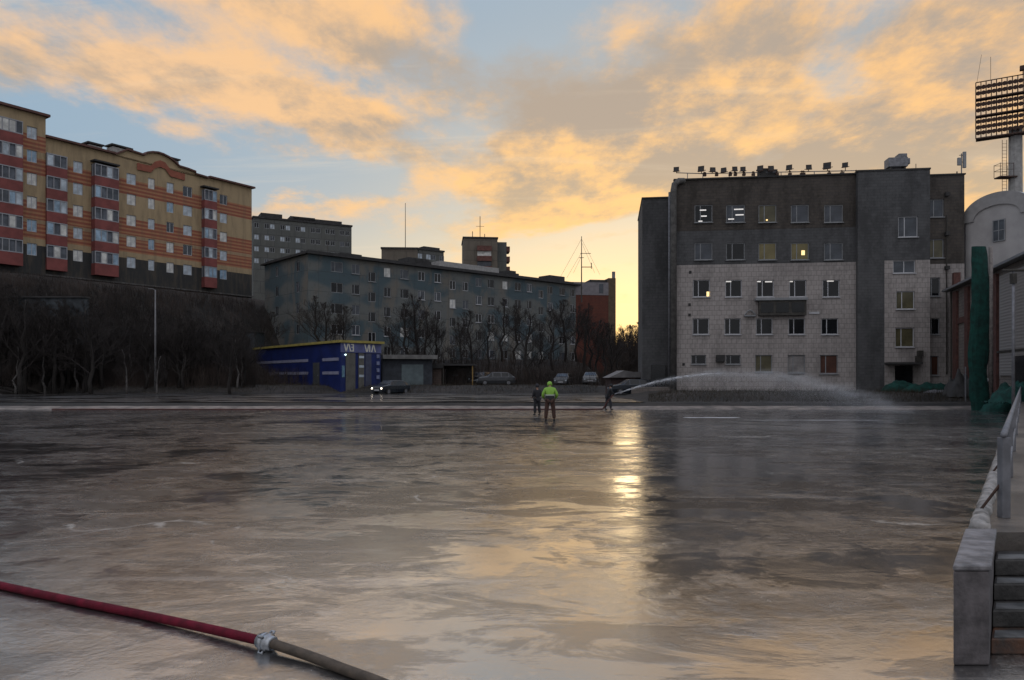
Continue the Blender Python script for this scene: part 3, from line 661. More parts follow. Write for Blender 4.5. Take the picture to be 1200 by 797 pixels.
    for px in (806, 824, 855, 885, 916, 955, 990): a = MB(); a.tube([wp(px, 210) - o, wp(px, 203 - (px - 806) * .015) - o], .035, 5); a.build('post', M['galv'], rr)
    ords = 'first second third fourth fifth sixth seventh eighth ninth tenth eleventh twelfth thirteenth fourteenth'.split()
    fl = [(793, 199.5, 1), (822.5, 198.8, 1.15), (835, 200, 1), (849, 200.3, 1), (861, 199, .95), (871, 199.2, .95), (892, 198.2, 1.1), (903.5, 198.4, 1.05), (926, 197.2, 1.05), (948, 197, 1), (970.5, 195.2, 1.35), (991.5, 194.4, 1)]
    for i, (px, py, k) in enumerate(fl):
        p = wp(px, 203 - max(0, (px - 822)) * .016)
        r = empty('roof_floodlight', p, f.rot + random.uniform(-.5, .5), 'small floodlight on the roof rail, %s from the left' % ords[i], 'floodlight', 'floodlights on the roof of the brick building')
        h = (203 - max(0, (px - 822)) * .016 - py) / F * p.y
        a = MB(); a.box(-.03, .03, -.03, .03, 0, h); a.box(-.32 * k, .32 * k, -.02, .02, h - .12, h - .07); a.build('bracket', M['dark_steel'], r)
        a = MB(); t = .24 * k; zc = h + .06
        a.add([(-t, -.28, zc - t * 1.0 - .05), (t, -.28, zc - t - .05), (t, -.16, zc + t * .8), (-t, -.16, zc + t * .8), (-t * .6, .26, zc - t * .5), (t * .6, .26, zc - t * .5), (t * .6, .26, zc + t * .45), (-t * .6, .26, zc + t * .45)],
              [(0, 1, 2, 3), (7, 6, 5, 4), (0, 4, 5, 1), (1, 5, 6, 2), (2, 6, 7, 3), (3, 7, 4, 0)]); a.build('lamp_head', M['rust'], r)
        a = MB(); a.add([(-t * .85, -.29, zc - t * .9), (t * .85, -.29, zc - t * .9), (t * .85, -.18, zc + t * .65), (-t * .85, -.18, zc + t * .65)], [(0, 1, 2, 3)]); a.build('lens', M['roof_dark'], r)
    for i, px in enumerate((826, 840, 856, 862, 872, 883, 911, 926, 940, 942, 972, 987, 1004)):
        p = wp(px, 207 - (px - 806) * .012, .1)
        a = MB(); a.box(-.13, .13, -.12, .12, .02, .2); a.tube([(0, 0, 0), (0, 0, .42)], .02, 5); a.tube([(-.1, -.1, .3), (.1, .1, .34)], .07, 6)
        tag(a.build('small_spotlight', M['rust'], None, p), 'tiny spotlight on the parapet under the roof rail', 'floodlight', 'tiny spotlights along the parapet')
    p = wp(901, 206.5, .6)
    a = MB(); a.box(-.75, .75, -.4, .5, -.2, .5); a.box(-.9, .4, -.3, .3, .5, .62); a.box(-.1, .95, .2, .45, -.1, .25); tag(a.build('roof_box', M['roof_dark'], None, p), 'dark low ventilation box at the middle of the brick roof edge', 'vent')
    # rooftop air handler
    p = wp(1048, 200.5, 1.5); r = empty('rooftop_unit', p, f.rot, 'boxy metal ventilation unit standing on the stair block roof', 'ventilation unit')
    a = MB(); a.box(-.1, 1.5, -.5, .6, .25, 1.05); a.build('casing', M['galv'], r, bevel=.03)
    a = MB(); a.box(.75, 1.45, -.45, .5, 1.053, 1.38); a.box(1.503, 1.75, -.3, .3, .5, 1.0); a.build('fan_housing', M['galv'], r, bevel=.03)
    for x in (.1, 1.3): MB().box(x - .06, x + .06, -.4, .5, 0, .248).build('foot', M['dark_steel'], r)
    a = MB(); a.tube([wp(1079, 200, 1.0), wp(1079, 192, 1.0)], .03, 5); tag(a.build('vent_pipe', M['dark_steel']), 'thin upright pipe on the stair block roof', 'pipe')
    p = wp(1130, 216, .5); r = empty('cell_antenna', p, 0, 'grey panel antenna on a pole at the right corner of the brick roof', 'antenna')
    H = lambda py: (216 - py) / F * p.y
    a = MB(); a.tube([(0, 0, -1.3), (0, 0, H(180))], .045, 6); a.build('mast', M['galv'], r)
    MB().box(.10, .36, -.12, .06, H(197), H(178)).build('panel', M['grey_frame'], r, bevel=.03)
    MB().box(-.36, -.05, -.12, .06, H(194), H(185)).build('radio_unit', M['grey_frame'], r, bevel=.03)
    a = MB(); a.tube([(-.2, 0, H(190)), (.2, 0, H(190))], .03, 5); a.tube([(-.2, 0, H(182)), (.2, 0, H(182))], .03, 5); a.build('bracket', M['dark_steel'], r)
    a = MB(); a.tube([wp(1124, 206, .4), wp(1124, 201, .4)], .05, 6); tag(a.build('roof_vent', M['dark_steel']), 'short vent stub near the panel antenna', 'vent')
rights()

# ------------------------------------------------------------------ arched hall, low brick hall, pylon, nets, poles
def hall():
    # low brick hall: wall runs toward the camera on the right
    A = at(1113, 62, .7); dv = Vector((.335, 1, 0)).normalized()      # away from camera
    root = empty('sports_hall', (A.x, A.y, .7), 0, 'low brick hall with red brown pilasters and a thin eave', 'building')
    rot = math.atan2(-dv.y, -dv.x)        # local +x comes toward the camera
    root.rotation_euler[2] = rot
    # local: x along wall to camera, y = to the right of travel... (rotated +90deg) points away from the rink
    def S(px):
        u = (px - CX) / F; D = (-dv.x, -dv.y); return (u * A.y - A.x) / (D[0] - u * D[1])
    def Z(px, py): return EYE + (HY - py) / F * (A.y + S(px) * -dv.y) - .7
    zt = Z(1113, 342); L = 34
    a = MB()
    a.box(0, L, 0, 14, -1, zt, 0); a.build('wall', M['brick_low'], root)
    for px0, px1 in ((1119, 1123.5), (1133, 1137), (1162, 1171)):
        q = MB().box(S(px0), S(px1), -.18, -.003, 0, zt - .25).build('pilaster', mat('pilaster_red', (.085, .035, .028), .85, .3, 3), root)
    MB().box(S(1122), S(1132), -.1, -.004, Z(1126, 379), Z(1126, 372)).build('red_band', MATS['pilaster_red'], root)
    mc, nt, b = new_mat('corrugated'); tc = nn(nt, 'ShaderNodeTexCoord').outputs['Object']
    wv = nn(nt, 'ShaderNodeTexWave', bands_direction='Z'); wv.inputs['Scale'].default_value = 1.6; wv.inputs['Distortion'].default_value = .3; nt.links.new(tc, wv.inputs[0])
    nt.links.new(mixc(nt, wv.outputs['Fac'], (.23, .21, .20), (.265, .245, .235)), b.inputs['Base Color']); b.inputs['Roughness'].default_value = .7
    bp = nn(nt, 'ShaderNodeBump'); bp.inputs['Distance'].default_value = .012; nt.links.new(wv.outputs['Fac'], bp.inputs['Height']); nt.links.new(bp.outputs[0], b.inputs['Normal'])
    MB().box(S(1173), L, -.1, -.004, Z(1180, 440), zt - .5).build('cladding', mc, root)
    MB().box(-.3, L, -.55, 14, zt, zt + .16).build('eave', M['grey_frame'], root)
    MB().box(S(1171), L, -.16, -.102, Z(1175, 412) - .08, Z(1175, 412) + .05).build('pipe_run', M['dark_steel'], root)
    a = MB(); a.box(S(1193), L, -.2, -.105, 0, Z(1196, 417)); a.build('gate', M['pane_dark'], root)
    a = MB(); a.tube([(1.2, -.15, zt - .1), (1.2, -.15, .2)], .06, 6); a.build('downpipe', M['dark_steel'], root)
    # red chimney stub over the eave
    s = S(1127); zz = zt
    MB().box(-.6, .0, .3, .8, zt + .17, zt + 1.6).build('chimney', MATS['pilaster_red'], root)
    # arched hall behind
    B = at(1131.5, 63.5, .7); r2 = empty('arched_hall', B, 0, 'tall white barrel vaulted hall rising above the low brick hall', 'building')
    g = Vector((.44, -1, 0)).normalized(); r2.rotation_euler[2] = math.atan2(g.y, g.x)
    def G(px, py):
        u = (px - CX) / F; s = (u * B.y - B.x) / (g.x - u * g.y); d = B.y + s * g.y; return s, EYE + (HY - py) / F * d - .7
    w = G(1208, 442)[0]; zp = G(1170, 229)[1]; z0 = G(1132, 262)[1]
    c = w / 2; n = 28
    arc = lambda k, rr=0: (c - (c + rr) * math.cos(math.pi * k / n), z0 + (zp - z0 + rr) * math.sin(math.pi * k / n) ** .85)
    pts = [arc(k) for k in range(n + 1)]
    a = MB(); a.extr([(0, -1)] + pts + [(w, -1)], 0, .25, 0); a.build('gable_wall', mat('white_render', (.36, .34, .335), .85, .12, .7, bump=.2), r2)
    # outer rim ring
    a = MB(); ou = [arc(k, .28) for k in range(n + 1)]; inn = [arc(k, -.75) for k in range(n + 1)]
    for k in range(n):
        q = [inn[k], ou[k], ou[k + 1], inn[k + 1]]
        a.extr(q, -.12, -.003, 0)
    a.build('rim', mat('rim_render', (.29, .275, .27), .85, .12), r2)
    a = MB(); vs = []
    for y in (0.26, 26):
        vs += [(x, y, z) for x, z in [(-.28, -1)] + ou + [(w + .28, -1)]]
    m_ = n + 3
    a.add([(p[0], -.12 if p[1] < 1 else p[1], p[2]) for p in vs], [(i, i + 1, m_ + i + 1, m_ + i) for i in range(m_ - 1)], 0); a.build('vault_roof', mat('vault_metal', (.50, .52, .57), .4, .08, 2), r2, sm=True)
    x0, zb = G(1164, 284); x1, zt2 = G(1178.5, 256)
    window(r2, (x0, x1, zb, zt2), 'grey_frame', 'pane_mid', 'cross', depth=-.05, sill=False)
    # floodlight pylon
    P = at(1190, 76, .7); r3 = empty('floodlight_tower', P, 0, 'tall stadium floodlight tower with a wide grid of lamp racks', 'floodlight tower')
    zz = lambda py, d=76: EYE + (HY - py) / F * d - .7
    a = MB(); a.tube([(0, 0, 0), (0, 0, zz(150))], [.75, .62], 10); a.build('column', M['concrete'], r3)
    hd = Vector((1, -.62, 0)).normalized(); sx = lambda px, d0=76: None
    u0 = (1143.5 - CX) / F
    # head plane passes through the column front
    C0 = Vector((0, -.9, 0))
    def s_of(px):
        u = (px - CX) / F; ox, oy = P.x + C0.x, P.y + C0.y; return (u * oy - ox) / (hd.x - u * hd.y)
    sl = s_of(1143.5); dl = P.y + C0.y + sl * hd.y
    zb = EYE + (HY - 163) / F * dl - .7; zt = EYE + (HY - 97) / F * dl - .7; sr = -sl + 1.2
    hr = link('lamp_rack', None, r3, C0, math.atan2(hd.y, hd.x))
    a = MB(); nC = 20; nR = 10
    for i in range(nC + 1):
        x = sl + (sr - sl) * i / nC; a.box(x - .045, x + .045, -.05, .05, zb, zt)
    for j in range(nR + 1):
        z = zb + (zt - zb) * j / nR; a.box(sl, sr, -.04, .06, z - .04, z + .04)
    for j in (4, 7): z = zb + (zt - zb) * j / nR; a.box(sl, sr, -.5, .3, z - .18, z - .06)
    a.box(sl, sr, -.5, .6, zb - .15, zb - .02)
    for i in range(0, nC + 1, 2):
        x = sl + (sr - sl) * i / nC; a.tube([(x, 0, zt), (x, 1.0, zb + 1)], .05, 5)
    hr.name = 'lamp_rack'
    a.build('grid_frame', M['rust'], hr)
    lampm = MB(); lampm.tube([(0, -.05, 0), (0, -.22, -.03), (0, -.42, -.08)], [.12, .2, .23], 8); lm = lampm.mesh('lamp', M['rust'])
    lampm = MB()
    cnt = 0; rnd = random.Random(5)
    for i in range(nC):
        for j in range(1, nR):
            if j in (4, 7) or cnt >= 96: continue
            x = sl + (sr - sl) * (i + .5) / nC; z = zb + (zt - zb) * j / nR
            link('lamp', lm, hr, (x, -.02, z - .05)); cnt += 1
    a = MB()
    for i in range(9, 16, 1):
        x = sl + (sr - sl) * i / nC
        if i in (9, 11, 13): a.tube([(x, 0, zt), (x, 0, zt + .5)], .06, 5); a.box(x - .3, x + .3, -.25, .2, zt + .4, zt + .85)
    a.build('top_lamps', M['rust'], hr)
    a = MB(); a.tube([(sl + 1.3, 0, zt), (sl + 1.3, 0, zt + 2.4)], .02, 4); a.tube([(sl + .1, 0, zt), (sl + .5, 0, zt + 2.8)], .015, 4); a.build('lightning_rod', M['dark_steel'], hr)
    # basket and ladder
    a = MB(); bx0, bx1 = -2.0, -.65; z0, z1 = zz(208), zz(193)
    a.box(bx0, bx1 + .4, -.7, .3, z0 - .12, z0)
    for x in (bx0, bx0 + .65, bx1):
        for y in (-.7, .3): a.tube([(x, y, z0), (x, y, z1)], .03, 4)
    for z in ((z0 + z1) / 2, z1 - .05):
        a.tube([(bx1, -.7, z), (bx0, -.7, z), (bx0, .3, z), (bx1, .3, z)], .025, 4)
    a.build('service_platform', M['rust'], r3)
    a = MB()
    for x in (-1.55, -1.1): a.tube([(x, -.3, 0), (x, -.3, zz(165))], .03, 4)
    for k in range(int(zz(165) / .35)): a.tube([(-1.55, -.3, .35 * k), (-1.1, -.3, .35 * k)], .018, 4)
    a.build('ladder', M['rust'], r3)
    # green net tube hanging on a pole
    p = at(1161, 46, gh(28, 46)); p.z = .0
    r4 = empty('net_pole', p, 0, 'grey wooden pole holding up a gathered green net', 'pole')
    H = lambda py, d=46: EYE + (HY - py) / F * d
    a = MB(); a.tube([(0, 0, 0), (0, 0, H(289))], [.15, .12], 10); a.build('pole', mat('old_wood', (.17, .15, .14), .85, .3, 6), r4, sm=True)
    MB().box(-.95, -.17, -.06, .04, H(447), H(443)).build('sign_board', M['white_frame'], r4)
    a = MB(); rnd = random.Random(2); n = 60; m_ = 44
    for i in range(n + 1):
        t = i / n; py = 289 + (475 - 289) * t; z = H(py) if i < n else .02
        half = (.40 + .18 * math.sin(t * 2.6)) * (1 if t < .92 else 1.1) + .10 * mnoise.noise(Vector((t * 7, 0, 5))) 
        cx_ = -.75 + .12 * math.sin(t * 5) + (.5 * max(0, t - .75) * 2)
        for k in range(m_):
            w_ = 2 * math.pi * k / m_; rr = 1 + .20 * abs(math.sin(k * .93 + t * 2.2)) * .4 - .06 * math.sin(k * 2.3 + t * 7) + .10 * mnoise.noise(Vector((k * .35, t * 9, 2)))
            a.v.append((cx_ + half * rr * math.cos(w_), .13 * rr * math.sin(w_), z))
    for i in range(n):
        for k in range(m_): a.f.append((i * m_ + k, i * m_ + (k + 1) % m_, (i + 1) * m_ + (k + 1) % m_, (i + 1) * m_ + k)); a.m.append(0)
    tag(a.build('gathered_net', M['green_net'], None, p, sm=True), 'tall gathered green net hanging beside the grey pole', 'net')
    def heap(px, d, w, l, h, seed, label, m='green_net', cat='net', nm='net_heap', grp=None, zb=None):
        rnd = random.Random(seed); a = MB(); n = 18; q = at(px, d); q.z = zb if zb is not None else max(gh(q.x, q.y), 0)
        if q.x > kerb_x(q.y): q.z = .70
        for j in range(n + 1):
            for i in range(n + 1):
                x = (i / n - .5) * 2; y = (j / n - .5) * 2; e = max(0, 1 - (x * x + y * y)) ** .6
                a.v.append((x * w, y * l, -.05 + h * e * (.55 + .9 * abs(mnoise.noise(Vector((x * 2.2 + seed, y * 2.2, seed))))) + .12 * h * mnoise.noise(Vector((x * 7, y * 7, seed)))))
        for j in range(n):
            for i in range(n): a.f.append((j * (n + 1) + i, j * (n + 1) + i + 1, (j + 1) * (n + 1) + i + 1, (j + 1) * (n + 1) + i)); a.m.append(0)
        return tag(a.build(nm, M[m], None, q, sm=True), label, cat, grp)
    heap(1192, 43, 1.5, 1.0, 1.5, 3, 'crumpled green net heap beside the thin lamp pole')
    heap(1172, 45, 1.1, .8, 1.1, 5, 'low crumpled green net at the foot of the grey net pole')
    heap(1056, 61.5, 1.7, .5, 1.1, 8, 'green net pushed up in front of the dark entrance')
    heap(1092, 60.5, 2.5, .7, .9, 11, 'low spread of green net below the right wing of the brick building')
    heap(1127, 55, 1.3, 1.0, 1.9, 14, 'dark heap of scrap beside the green net', 'roof_dark', 'scrap heap', 'scrap_heap')
    heap(1100, 58, 1.2, .4, .25, 16, 'pale flat sheet lying on the dark bank', 'galv', 'sheet', 'metal_sheet')
    for px, d, y0, y1, lb in ((1131.5, 52, 430, 468, 'short grey stake before the dark scrap heap'), (1143, 50, 437, 473, 'short dark red stake near the green net')):
        q = at(px, d); q.z = gh(q.x, q.y) - .05; a = MB(); a.tube([(0, 0, 0), (0, 0, EYE + (HY - y0) / F * d - q.z)], .05, 6); tag(a.build('stake', M['galv' if px < 1140 else 'rust'], None, q), lb, 'stake')
    # T shaped lamp pole
    q = at(1187.5, 33, .7); r5 = empty('lamp_pole', q, 0, 'thin grey pole with a flat T shaped lamp head by the railing', 'lamp pole')
    h = EYE + (HY - 318) / F * 33 - .7
    a = MB(); a.tube([(0, 0, 0), (0, 0, h)], [.07, .055], 8); a.build('pole', M['galv'], r5, sm=True)
    a = MB(); a.box(-.48, .48, -.09, .09, h, h + .09); a.build('lamp_head', M['dark_steel'], r5, bevel=.02)
    a = MB(); a.box(-.09, .09, -.12, .12, h - .55, h - .1); a.build('control_box', M['dark_steel'], r5, bevel=.01)
hall()

# ------------------------------------------------------------------ orange and yellow apartment block on the hill
def stripes_mat(tower):
    m, nt, b = new_mat('banded_render' + ('_tower' if tower else ''))
    tc = nn(nt, 'ShaderNodeTexCoord').outputs['Object']; sep = nn(nt, 'ShaderNodeSeparateXYZ'); nt.links.new(tc, sep.inputs[0]); z = sep.outputs[2]
    def band(a, b_): return mth(nt, 'MULTIPLY', mth(nt, 'GREATER_THAN', z, a), mth(nt, 'LESS_THAN', z, b_))
    fr = mth(nt, 'FRACT', mth(nt, 'MULTIPLY', z, 1 / .52))
    st = mixc(nt, mth(nt, 'GREATER_THAN', fr, .55), (.26, .080, .048), (.37, .175, .090))
    yel = (.36, .265, .155)
    c = mixc(nt, 0.0, yel, yel)
    bands = [(3.45, 5.35), (5.85, 8.1), (11.4, 13.5)] + ([(14.3, 16.3)] if tower else [])
    for a, b_ in bands: c = mixc(nt, band(a, b_), c, st)
    c = mixc(nt, band(5.35, 5.85), c, (.33, .22, .13))
    c = mixc(nt, mth(nt, 'LESS_THAN', z, 2.62), c, (.030, .030, .030))
    n = noise(nt, mapping(nt, tc, (1.6, 1.6, .3)), .8, 8, .7)
    c = mixc(nt, mth(nt, 'MULTIPLY', smooth(nt, n, .42, .66), .40), c, (.12, .09, .06))
    nt.links.new(c, b.inputs['Base Color']); b.inputs['Roughness'].default_value = .9
    return m
M['bay_frame'] = mat('bay_frame', (.27, .27, .29), .5, .1)
def orange_block():
    f = Fac(52, 93.6, (.676, 1), 15.9)
    root = f.root('apartment_block', 'orange and yellow striped apartment block with white balconies on the dark slope', 'building')
    zr = f.Z(295, 295, 221); s1 = f.S(295); sT = f.S(52); s0 = f.S(-40)
    zt = f.Z(52, 52, 138)
    mA, mT = stripes_mat(False), stripes_mat(True)
    W = []      # (px, w_px, floor rows, style)
    # rows are read off the wall: height of window centres for floor n
    zc = [f.Z(154, 154, 307.7), f.Z(154, 154, 283), f.Z(154, 154, 258.5), f.Z(154, 154, 234), f.Z(154, 154, 210)]
    fl = (zc[4] - zc[0]) / 4
    rnd = random.Random(11)
    cols = [(91.5, 1.25, 5), (154, 1.35, 5), (177.5, 1.0, 5), (199.5, 1.15, 5), (220, 1.5, 5), (262, 1.35, 5)]
    H = 1.5; rects = []; sty = []
    for px, w, n in cols:
        for k in range(n):
            s = f.S(px); ww = w * rnd.choice((1, 1, .95)); rects.append((s - ww / 2, s + ww / 2, zc[k] - H / 2, zc[k] + H / 2))
    trects = []
    for k in range(6): s = f.S(36); trects.append((s - .58, s + .58, zc[k] - H / 2 if k < 5 else zc[4] + fl - H / 2, (zc[k] if k < 5 else zc[4] + fl) + H / 2))
    a = MB(); holed_wall(a, sT, s1, -4, zr, rects, mi=0)
    a.add([(s1, 0, -4), (s1, 13, -4), (s1, 13, zr), (s1, 0, zr)], [(0, 1, 2, 3)], 0)
    a.add([(sT, 0, zr), (s1, 0, zr), (s1, 13, zr), (sT, 13, zr)], [(0, 1, 2, 3)], 0); a.add([(sT, 13, -1), (s1, 13, -1), (s1, 13, zr), (sT, 13, zr)], [(3, 2, 1, 0)], 0)
    a.build('wall', mA, root)
    a = MB(); holed_wall(a, s0, sT, -4, zt, trects, y=-.35, mi=0)
    a.add([(sT, -.35, -1.2), (sT, 13, -1.2), (sT, 13, zt), (sT, -.35, zt)], [(0, 1, 2, 3)], 0)
    a.add([(s0, -.35, zt), (sT, -.35, zt), (sT, 13, zt), (s0, 13, zt)], [(0, 1, 2, 3)], 0)
    a.build('tower_wall', mT, root)
    pl = ['pane_light', 'pane_pale', 'pane_blue', 'pane_light', 'pane_pale', 'pane_mid']
    for r in rects: window(root, r, 'white_frame', rnd.choice(pl), 'half', sill=False, fw=.08)
    for r in trects: window(root, r, 'white_frame', rnd.choice(pl), 'half', y=-.35, sill=False, fw=.08)
    # base course, roof edges
    MB().box(s0, s1 + .1, -.3, -.002, -1.0, -.82).build('base_course', M['dark_concrete'], root)
    MB().box(s0, sT + .35, -.85, 13.3, zt + .002, zt + .30).build('tower_roof', M['roof_brown'], root)
    # main cornice with raised curved pediment
    q0, q1 = f.S(134), f.S(244)
    MB().box(sT + .01, q0, -.5, 13.2, zr + .002, zr + .26).build('roof', M['roof_brown'], root)
    MB().box(q1, s1 + .35, -.5, 13.2, zr + .002, zr + .26).build('roof', M['roof_brown'], root)
    pc, pw = f.S(187), None
    hz = lambda px, py: f.Z(px, px, py)
    prof = [(q0, zr - .2), (q0, hz(134, 181)), (f.S(150), hz(150, 177)), (f.S(152), hz(152, 177)), (f.S(166), hz(166, 182))]
    arc = [(px, py) for px, py in ((166, 182), (171, 180), (177, 179.4), (184, 180), (190, 182), (197, 185.5), (203, 190), (209, 196))]
    top = [(f.S(134), hz(134, 182)), (f.S(148), hz(148, 176.5)), (f.S(168), hz(168, 183.0))] + [(f.S(p), hz(p, q)) for p, q in arc[1:]] + [(f.S(219), hz(219, 199)), (f.S(228), hz(228, 202.5)), (f.S(228.2), hz(228, 205)), (f.S(240), hz(240, 208.5)), (f.S(243), hz(243, 210))]
    a = MB(); a.extr([(q0, zr + .01)] + top + [(q1, zr + .01)], -.12, .5, 0); pd = a.build('pediment', mat('yellow_render', (.36, .265, .155), .9, .12, .6), root)
    a = MB()
    for p, q in zip(top[:-1], top[1:]): a.extr([(p[0], p[1] + .004), (p[0], p[1] + .24), (q[0], q[1] + .24), (q[0], q[1] + .004)], -.45, .55, 0)
    a.build('pediment_coping', M['roof_brown'], pd)
    def band(pts, w, nm='ornament', m='orn'):
        a = MB(); L = [(f.S(p), hz(p, q)) for p, q in pts]
        for p, q in zip(L[:-1], L[1:]): a.extr([(p[0], p[1] - w / 2), (p[0], p[1] + w / 2), (q[0], q[1] + w / 2), (q[0], q[1] - w / 2)], -.18, -.123, 0)
        return a.build(nm, mat('orn', (.26, .080, .048), .85, .15), pd)
    band([(160, 195), (176, 198.5), (181, 193.5), (187, 192), (193, 194.5), (199, 203), (216, 208)], .95)
    # bays
    mred = mat('red_panel', (.19, .050, .044), .8, .2, .8)
    def bay(s, w, k, y, dep, extra=0):
        zc_ = zc[k] if k < 5 else zc[4] + fl
        a = MB(); zb = zc_ - .82; zt_ = zc_ + .80
        lo = zc_ - fl + .80 + .004 if k > 0 else zc_ - 2.35
        a.box(s - w / 2, s + w / 2, y - dep, y - .002, lo, zb, 0)
        a.box(s - w / 2 + .03, s + w / 2 - .03, y - dep + .12, y - .002, zb + .001, zt_ - .001, 2)
        n = max(3, round(w / .75))
        for i in range(n + 1): x = s - w / 2 + .05 + (w - .1) * i / n; a.box(x - .05, x + .05, y - dep, y - dep + .118, zb + .002, zt_, 1)
        a.box(s - w / 2, s + w / 2, y - dep - .01, y - dep + .10, zb + .001, zb + .12, 1); a.box(s - w / 2, s + w / 2, y - dep - .01, y - dep + .10, zt_ - .12, zt_ + .001, 1)
        for yy in (y - dep + .6,):
            a.box(s + w / 2 - .05, s + w / 2 + .005, yy, yy + .1, zb + .002, zt_, 1); a.box(s - w / 2 - .005, s - w / 2 + .05, yy, yy + .1, zb + .002, zt_, 1)
        o = a.build('balcony', [mred, M['bay_frame'], M['curtain']], root)
        for i in range(n):
            if rnd.random() < .34: continue
            x0 = s - w / 2 + .10 + (w - .1) * i / n; x1 = s - w / 2 + (w - .1) * (i + 1) / n
            MB().box(x0, x1, y - dep + .05, y - dep + .07, zb + .122, zt_ - .122).build('pane', M[rnd.choice(('pane_light', 'pane_pale', 'pane_light', 'pane_mid', 'pane_blue'))], o)
    for k in range(6): bay(f.S(5), 3.0, k, -.35, 1.0)
    for k in range(5): bay(f.S(64), 2.45, k, 0, .7)
    for k in range(5): bay(f.S(121), 3.15, k, 0, 1.0)
    for k in range(5): bay(f.S(243.5), 2.1, k, 0, .8)
    for k in range(5):      # balconies seen edge-on round the far corner
        zc_ = zc[k]; a = MB(); lo = zc_ - fl + .80 + .004 if k > 0 else zc_ - 2.35
        a.box(s1 + .003, s1 + .7, 1.0, 4.5, lo, zc_ - .82, 0); a.box(s1 + .003, s1 + .66, 1.05, 4.4, zc_ - .819, zc_ + .80, 1); a.build('balcony', [mred, M['white_frame']], root)
    # bay roofs
    MB().box(f.S(121) - 1.7, f.S(121) + 1.7, -1.1, -.003, zc[4] + 1.1, zc[4] + 1.3).build('bay_roof', M['roof_dark'], root)
    MB().box(f.S(243.5) - 1.3, f.S(243.5) + 1.3, -1.0, -.003, zc[4] + 1.1, zc[4] + 1.3).build('bay_roof', M['roof_dark'], root)
    # roof vents
    for px, w in ((121, 1.8), (152, 2.6), (212, 1.8)):
        s = f.S(px); a = MB(); b_ = hz(px, {121: 183, 152: 186, 212: 199}[px]) + .35; a.box(s - w / 2, s + w / 2, 2, 3.6, zr + .1, b_ + 1.4, 0); a.box(s - w / 2 - .2, s + w / 2 + .2, 1.8, 3.8, b_ + 1.55, b_ + 1.75, 1)
        for i in range(3): a.box(s - w / 2 + .1 + (w - .4) * i / 2, s - w / 2 + .3 + (w - .4) * i / 2, 2.1, 2.3, b_ + 1.401, b_ + 1.549, 1)
        a.build('chimney', [M['concrete'], M['roof_dark']], root)
    a = MB(); s = f.S(144); zz = hz(144, 180); a.tube([(s, 3, zr), (s, 3, zz + 1.3)], .03, 4); a.tube([(s - .5, 3, zz + .9), (s + .5, 3, zz + .9)], .02, 4); a.tube([(s - .35, 3, zz + .5), (s + .35, 3, zz + .5)], .02, 4)
    a.build('aerial', M['dark_steel'], root)
M['curtain'] = mat('curtain', (.10, .11, .13), .8, .4, .8)
orange_block()

# ------------------------------------------------------------------ grey-blue five storey block
def blue_mat():
    m, nt, b = new_mat('weathered_panels')
    tc = nn(nt, 'ShaderNodeTexCoord').outputs['Object']; sep = nn(nt, 'ShaderNodeSeparateXYZ'); nt.links.new(tc, sep.inputs[0])
    n = noise(nt, mapping(nt, tc, (1, 1, .4)), .35, 8, .65, .4); n2 = noise(nt, tc, 1.5, 6, .65)
    vo = noise(nt, mapping(nt, tc, (.16, .16, .36)), 1.0, 0, 0)
    c = mixc(nt, smooth(nt, vo, .42, .56), (.062, .090, .104), (.125, .130, .125))
    c = mixc(nt, mth(nt, 'MULTIPLY', smooth(nt, n, .50, .64), .8), c, (.155, .135, .112))
    c = mixc(nt, mth(nt, 'MULTIPLY', smooth(nt, n2, .52, .7), .5), c, (.045, .050, .052))
    # panel joints
    def joint(v, p, w): return mth(nt, 'LESS_THAN', mth(nt, 'ABSOLUTE', mth(nt, 'SUBTRACT', mth(nt, 'FRACT', mth(nt, 'DIVIDE', v, p)), .5)), w)
    j = mth(nt, 'MAXIMUM', joint(sep.outputs[2], 2.8, .013), mth(nt, 'MAXIMUM', joint(sep.outputs[0], 3.2, .01), 0))
    c = mixc(nt, mth(nt, 'MULTIPLY', j, .6), c, (.04, .045, .05))
    nt.links.new(c, b.inputs['Base Color']); b.inputs['Roughness'].default_value = .9
    return m
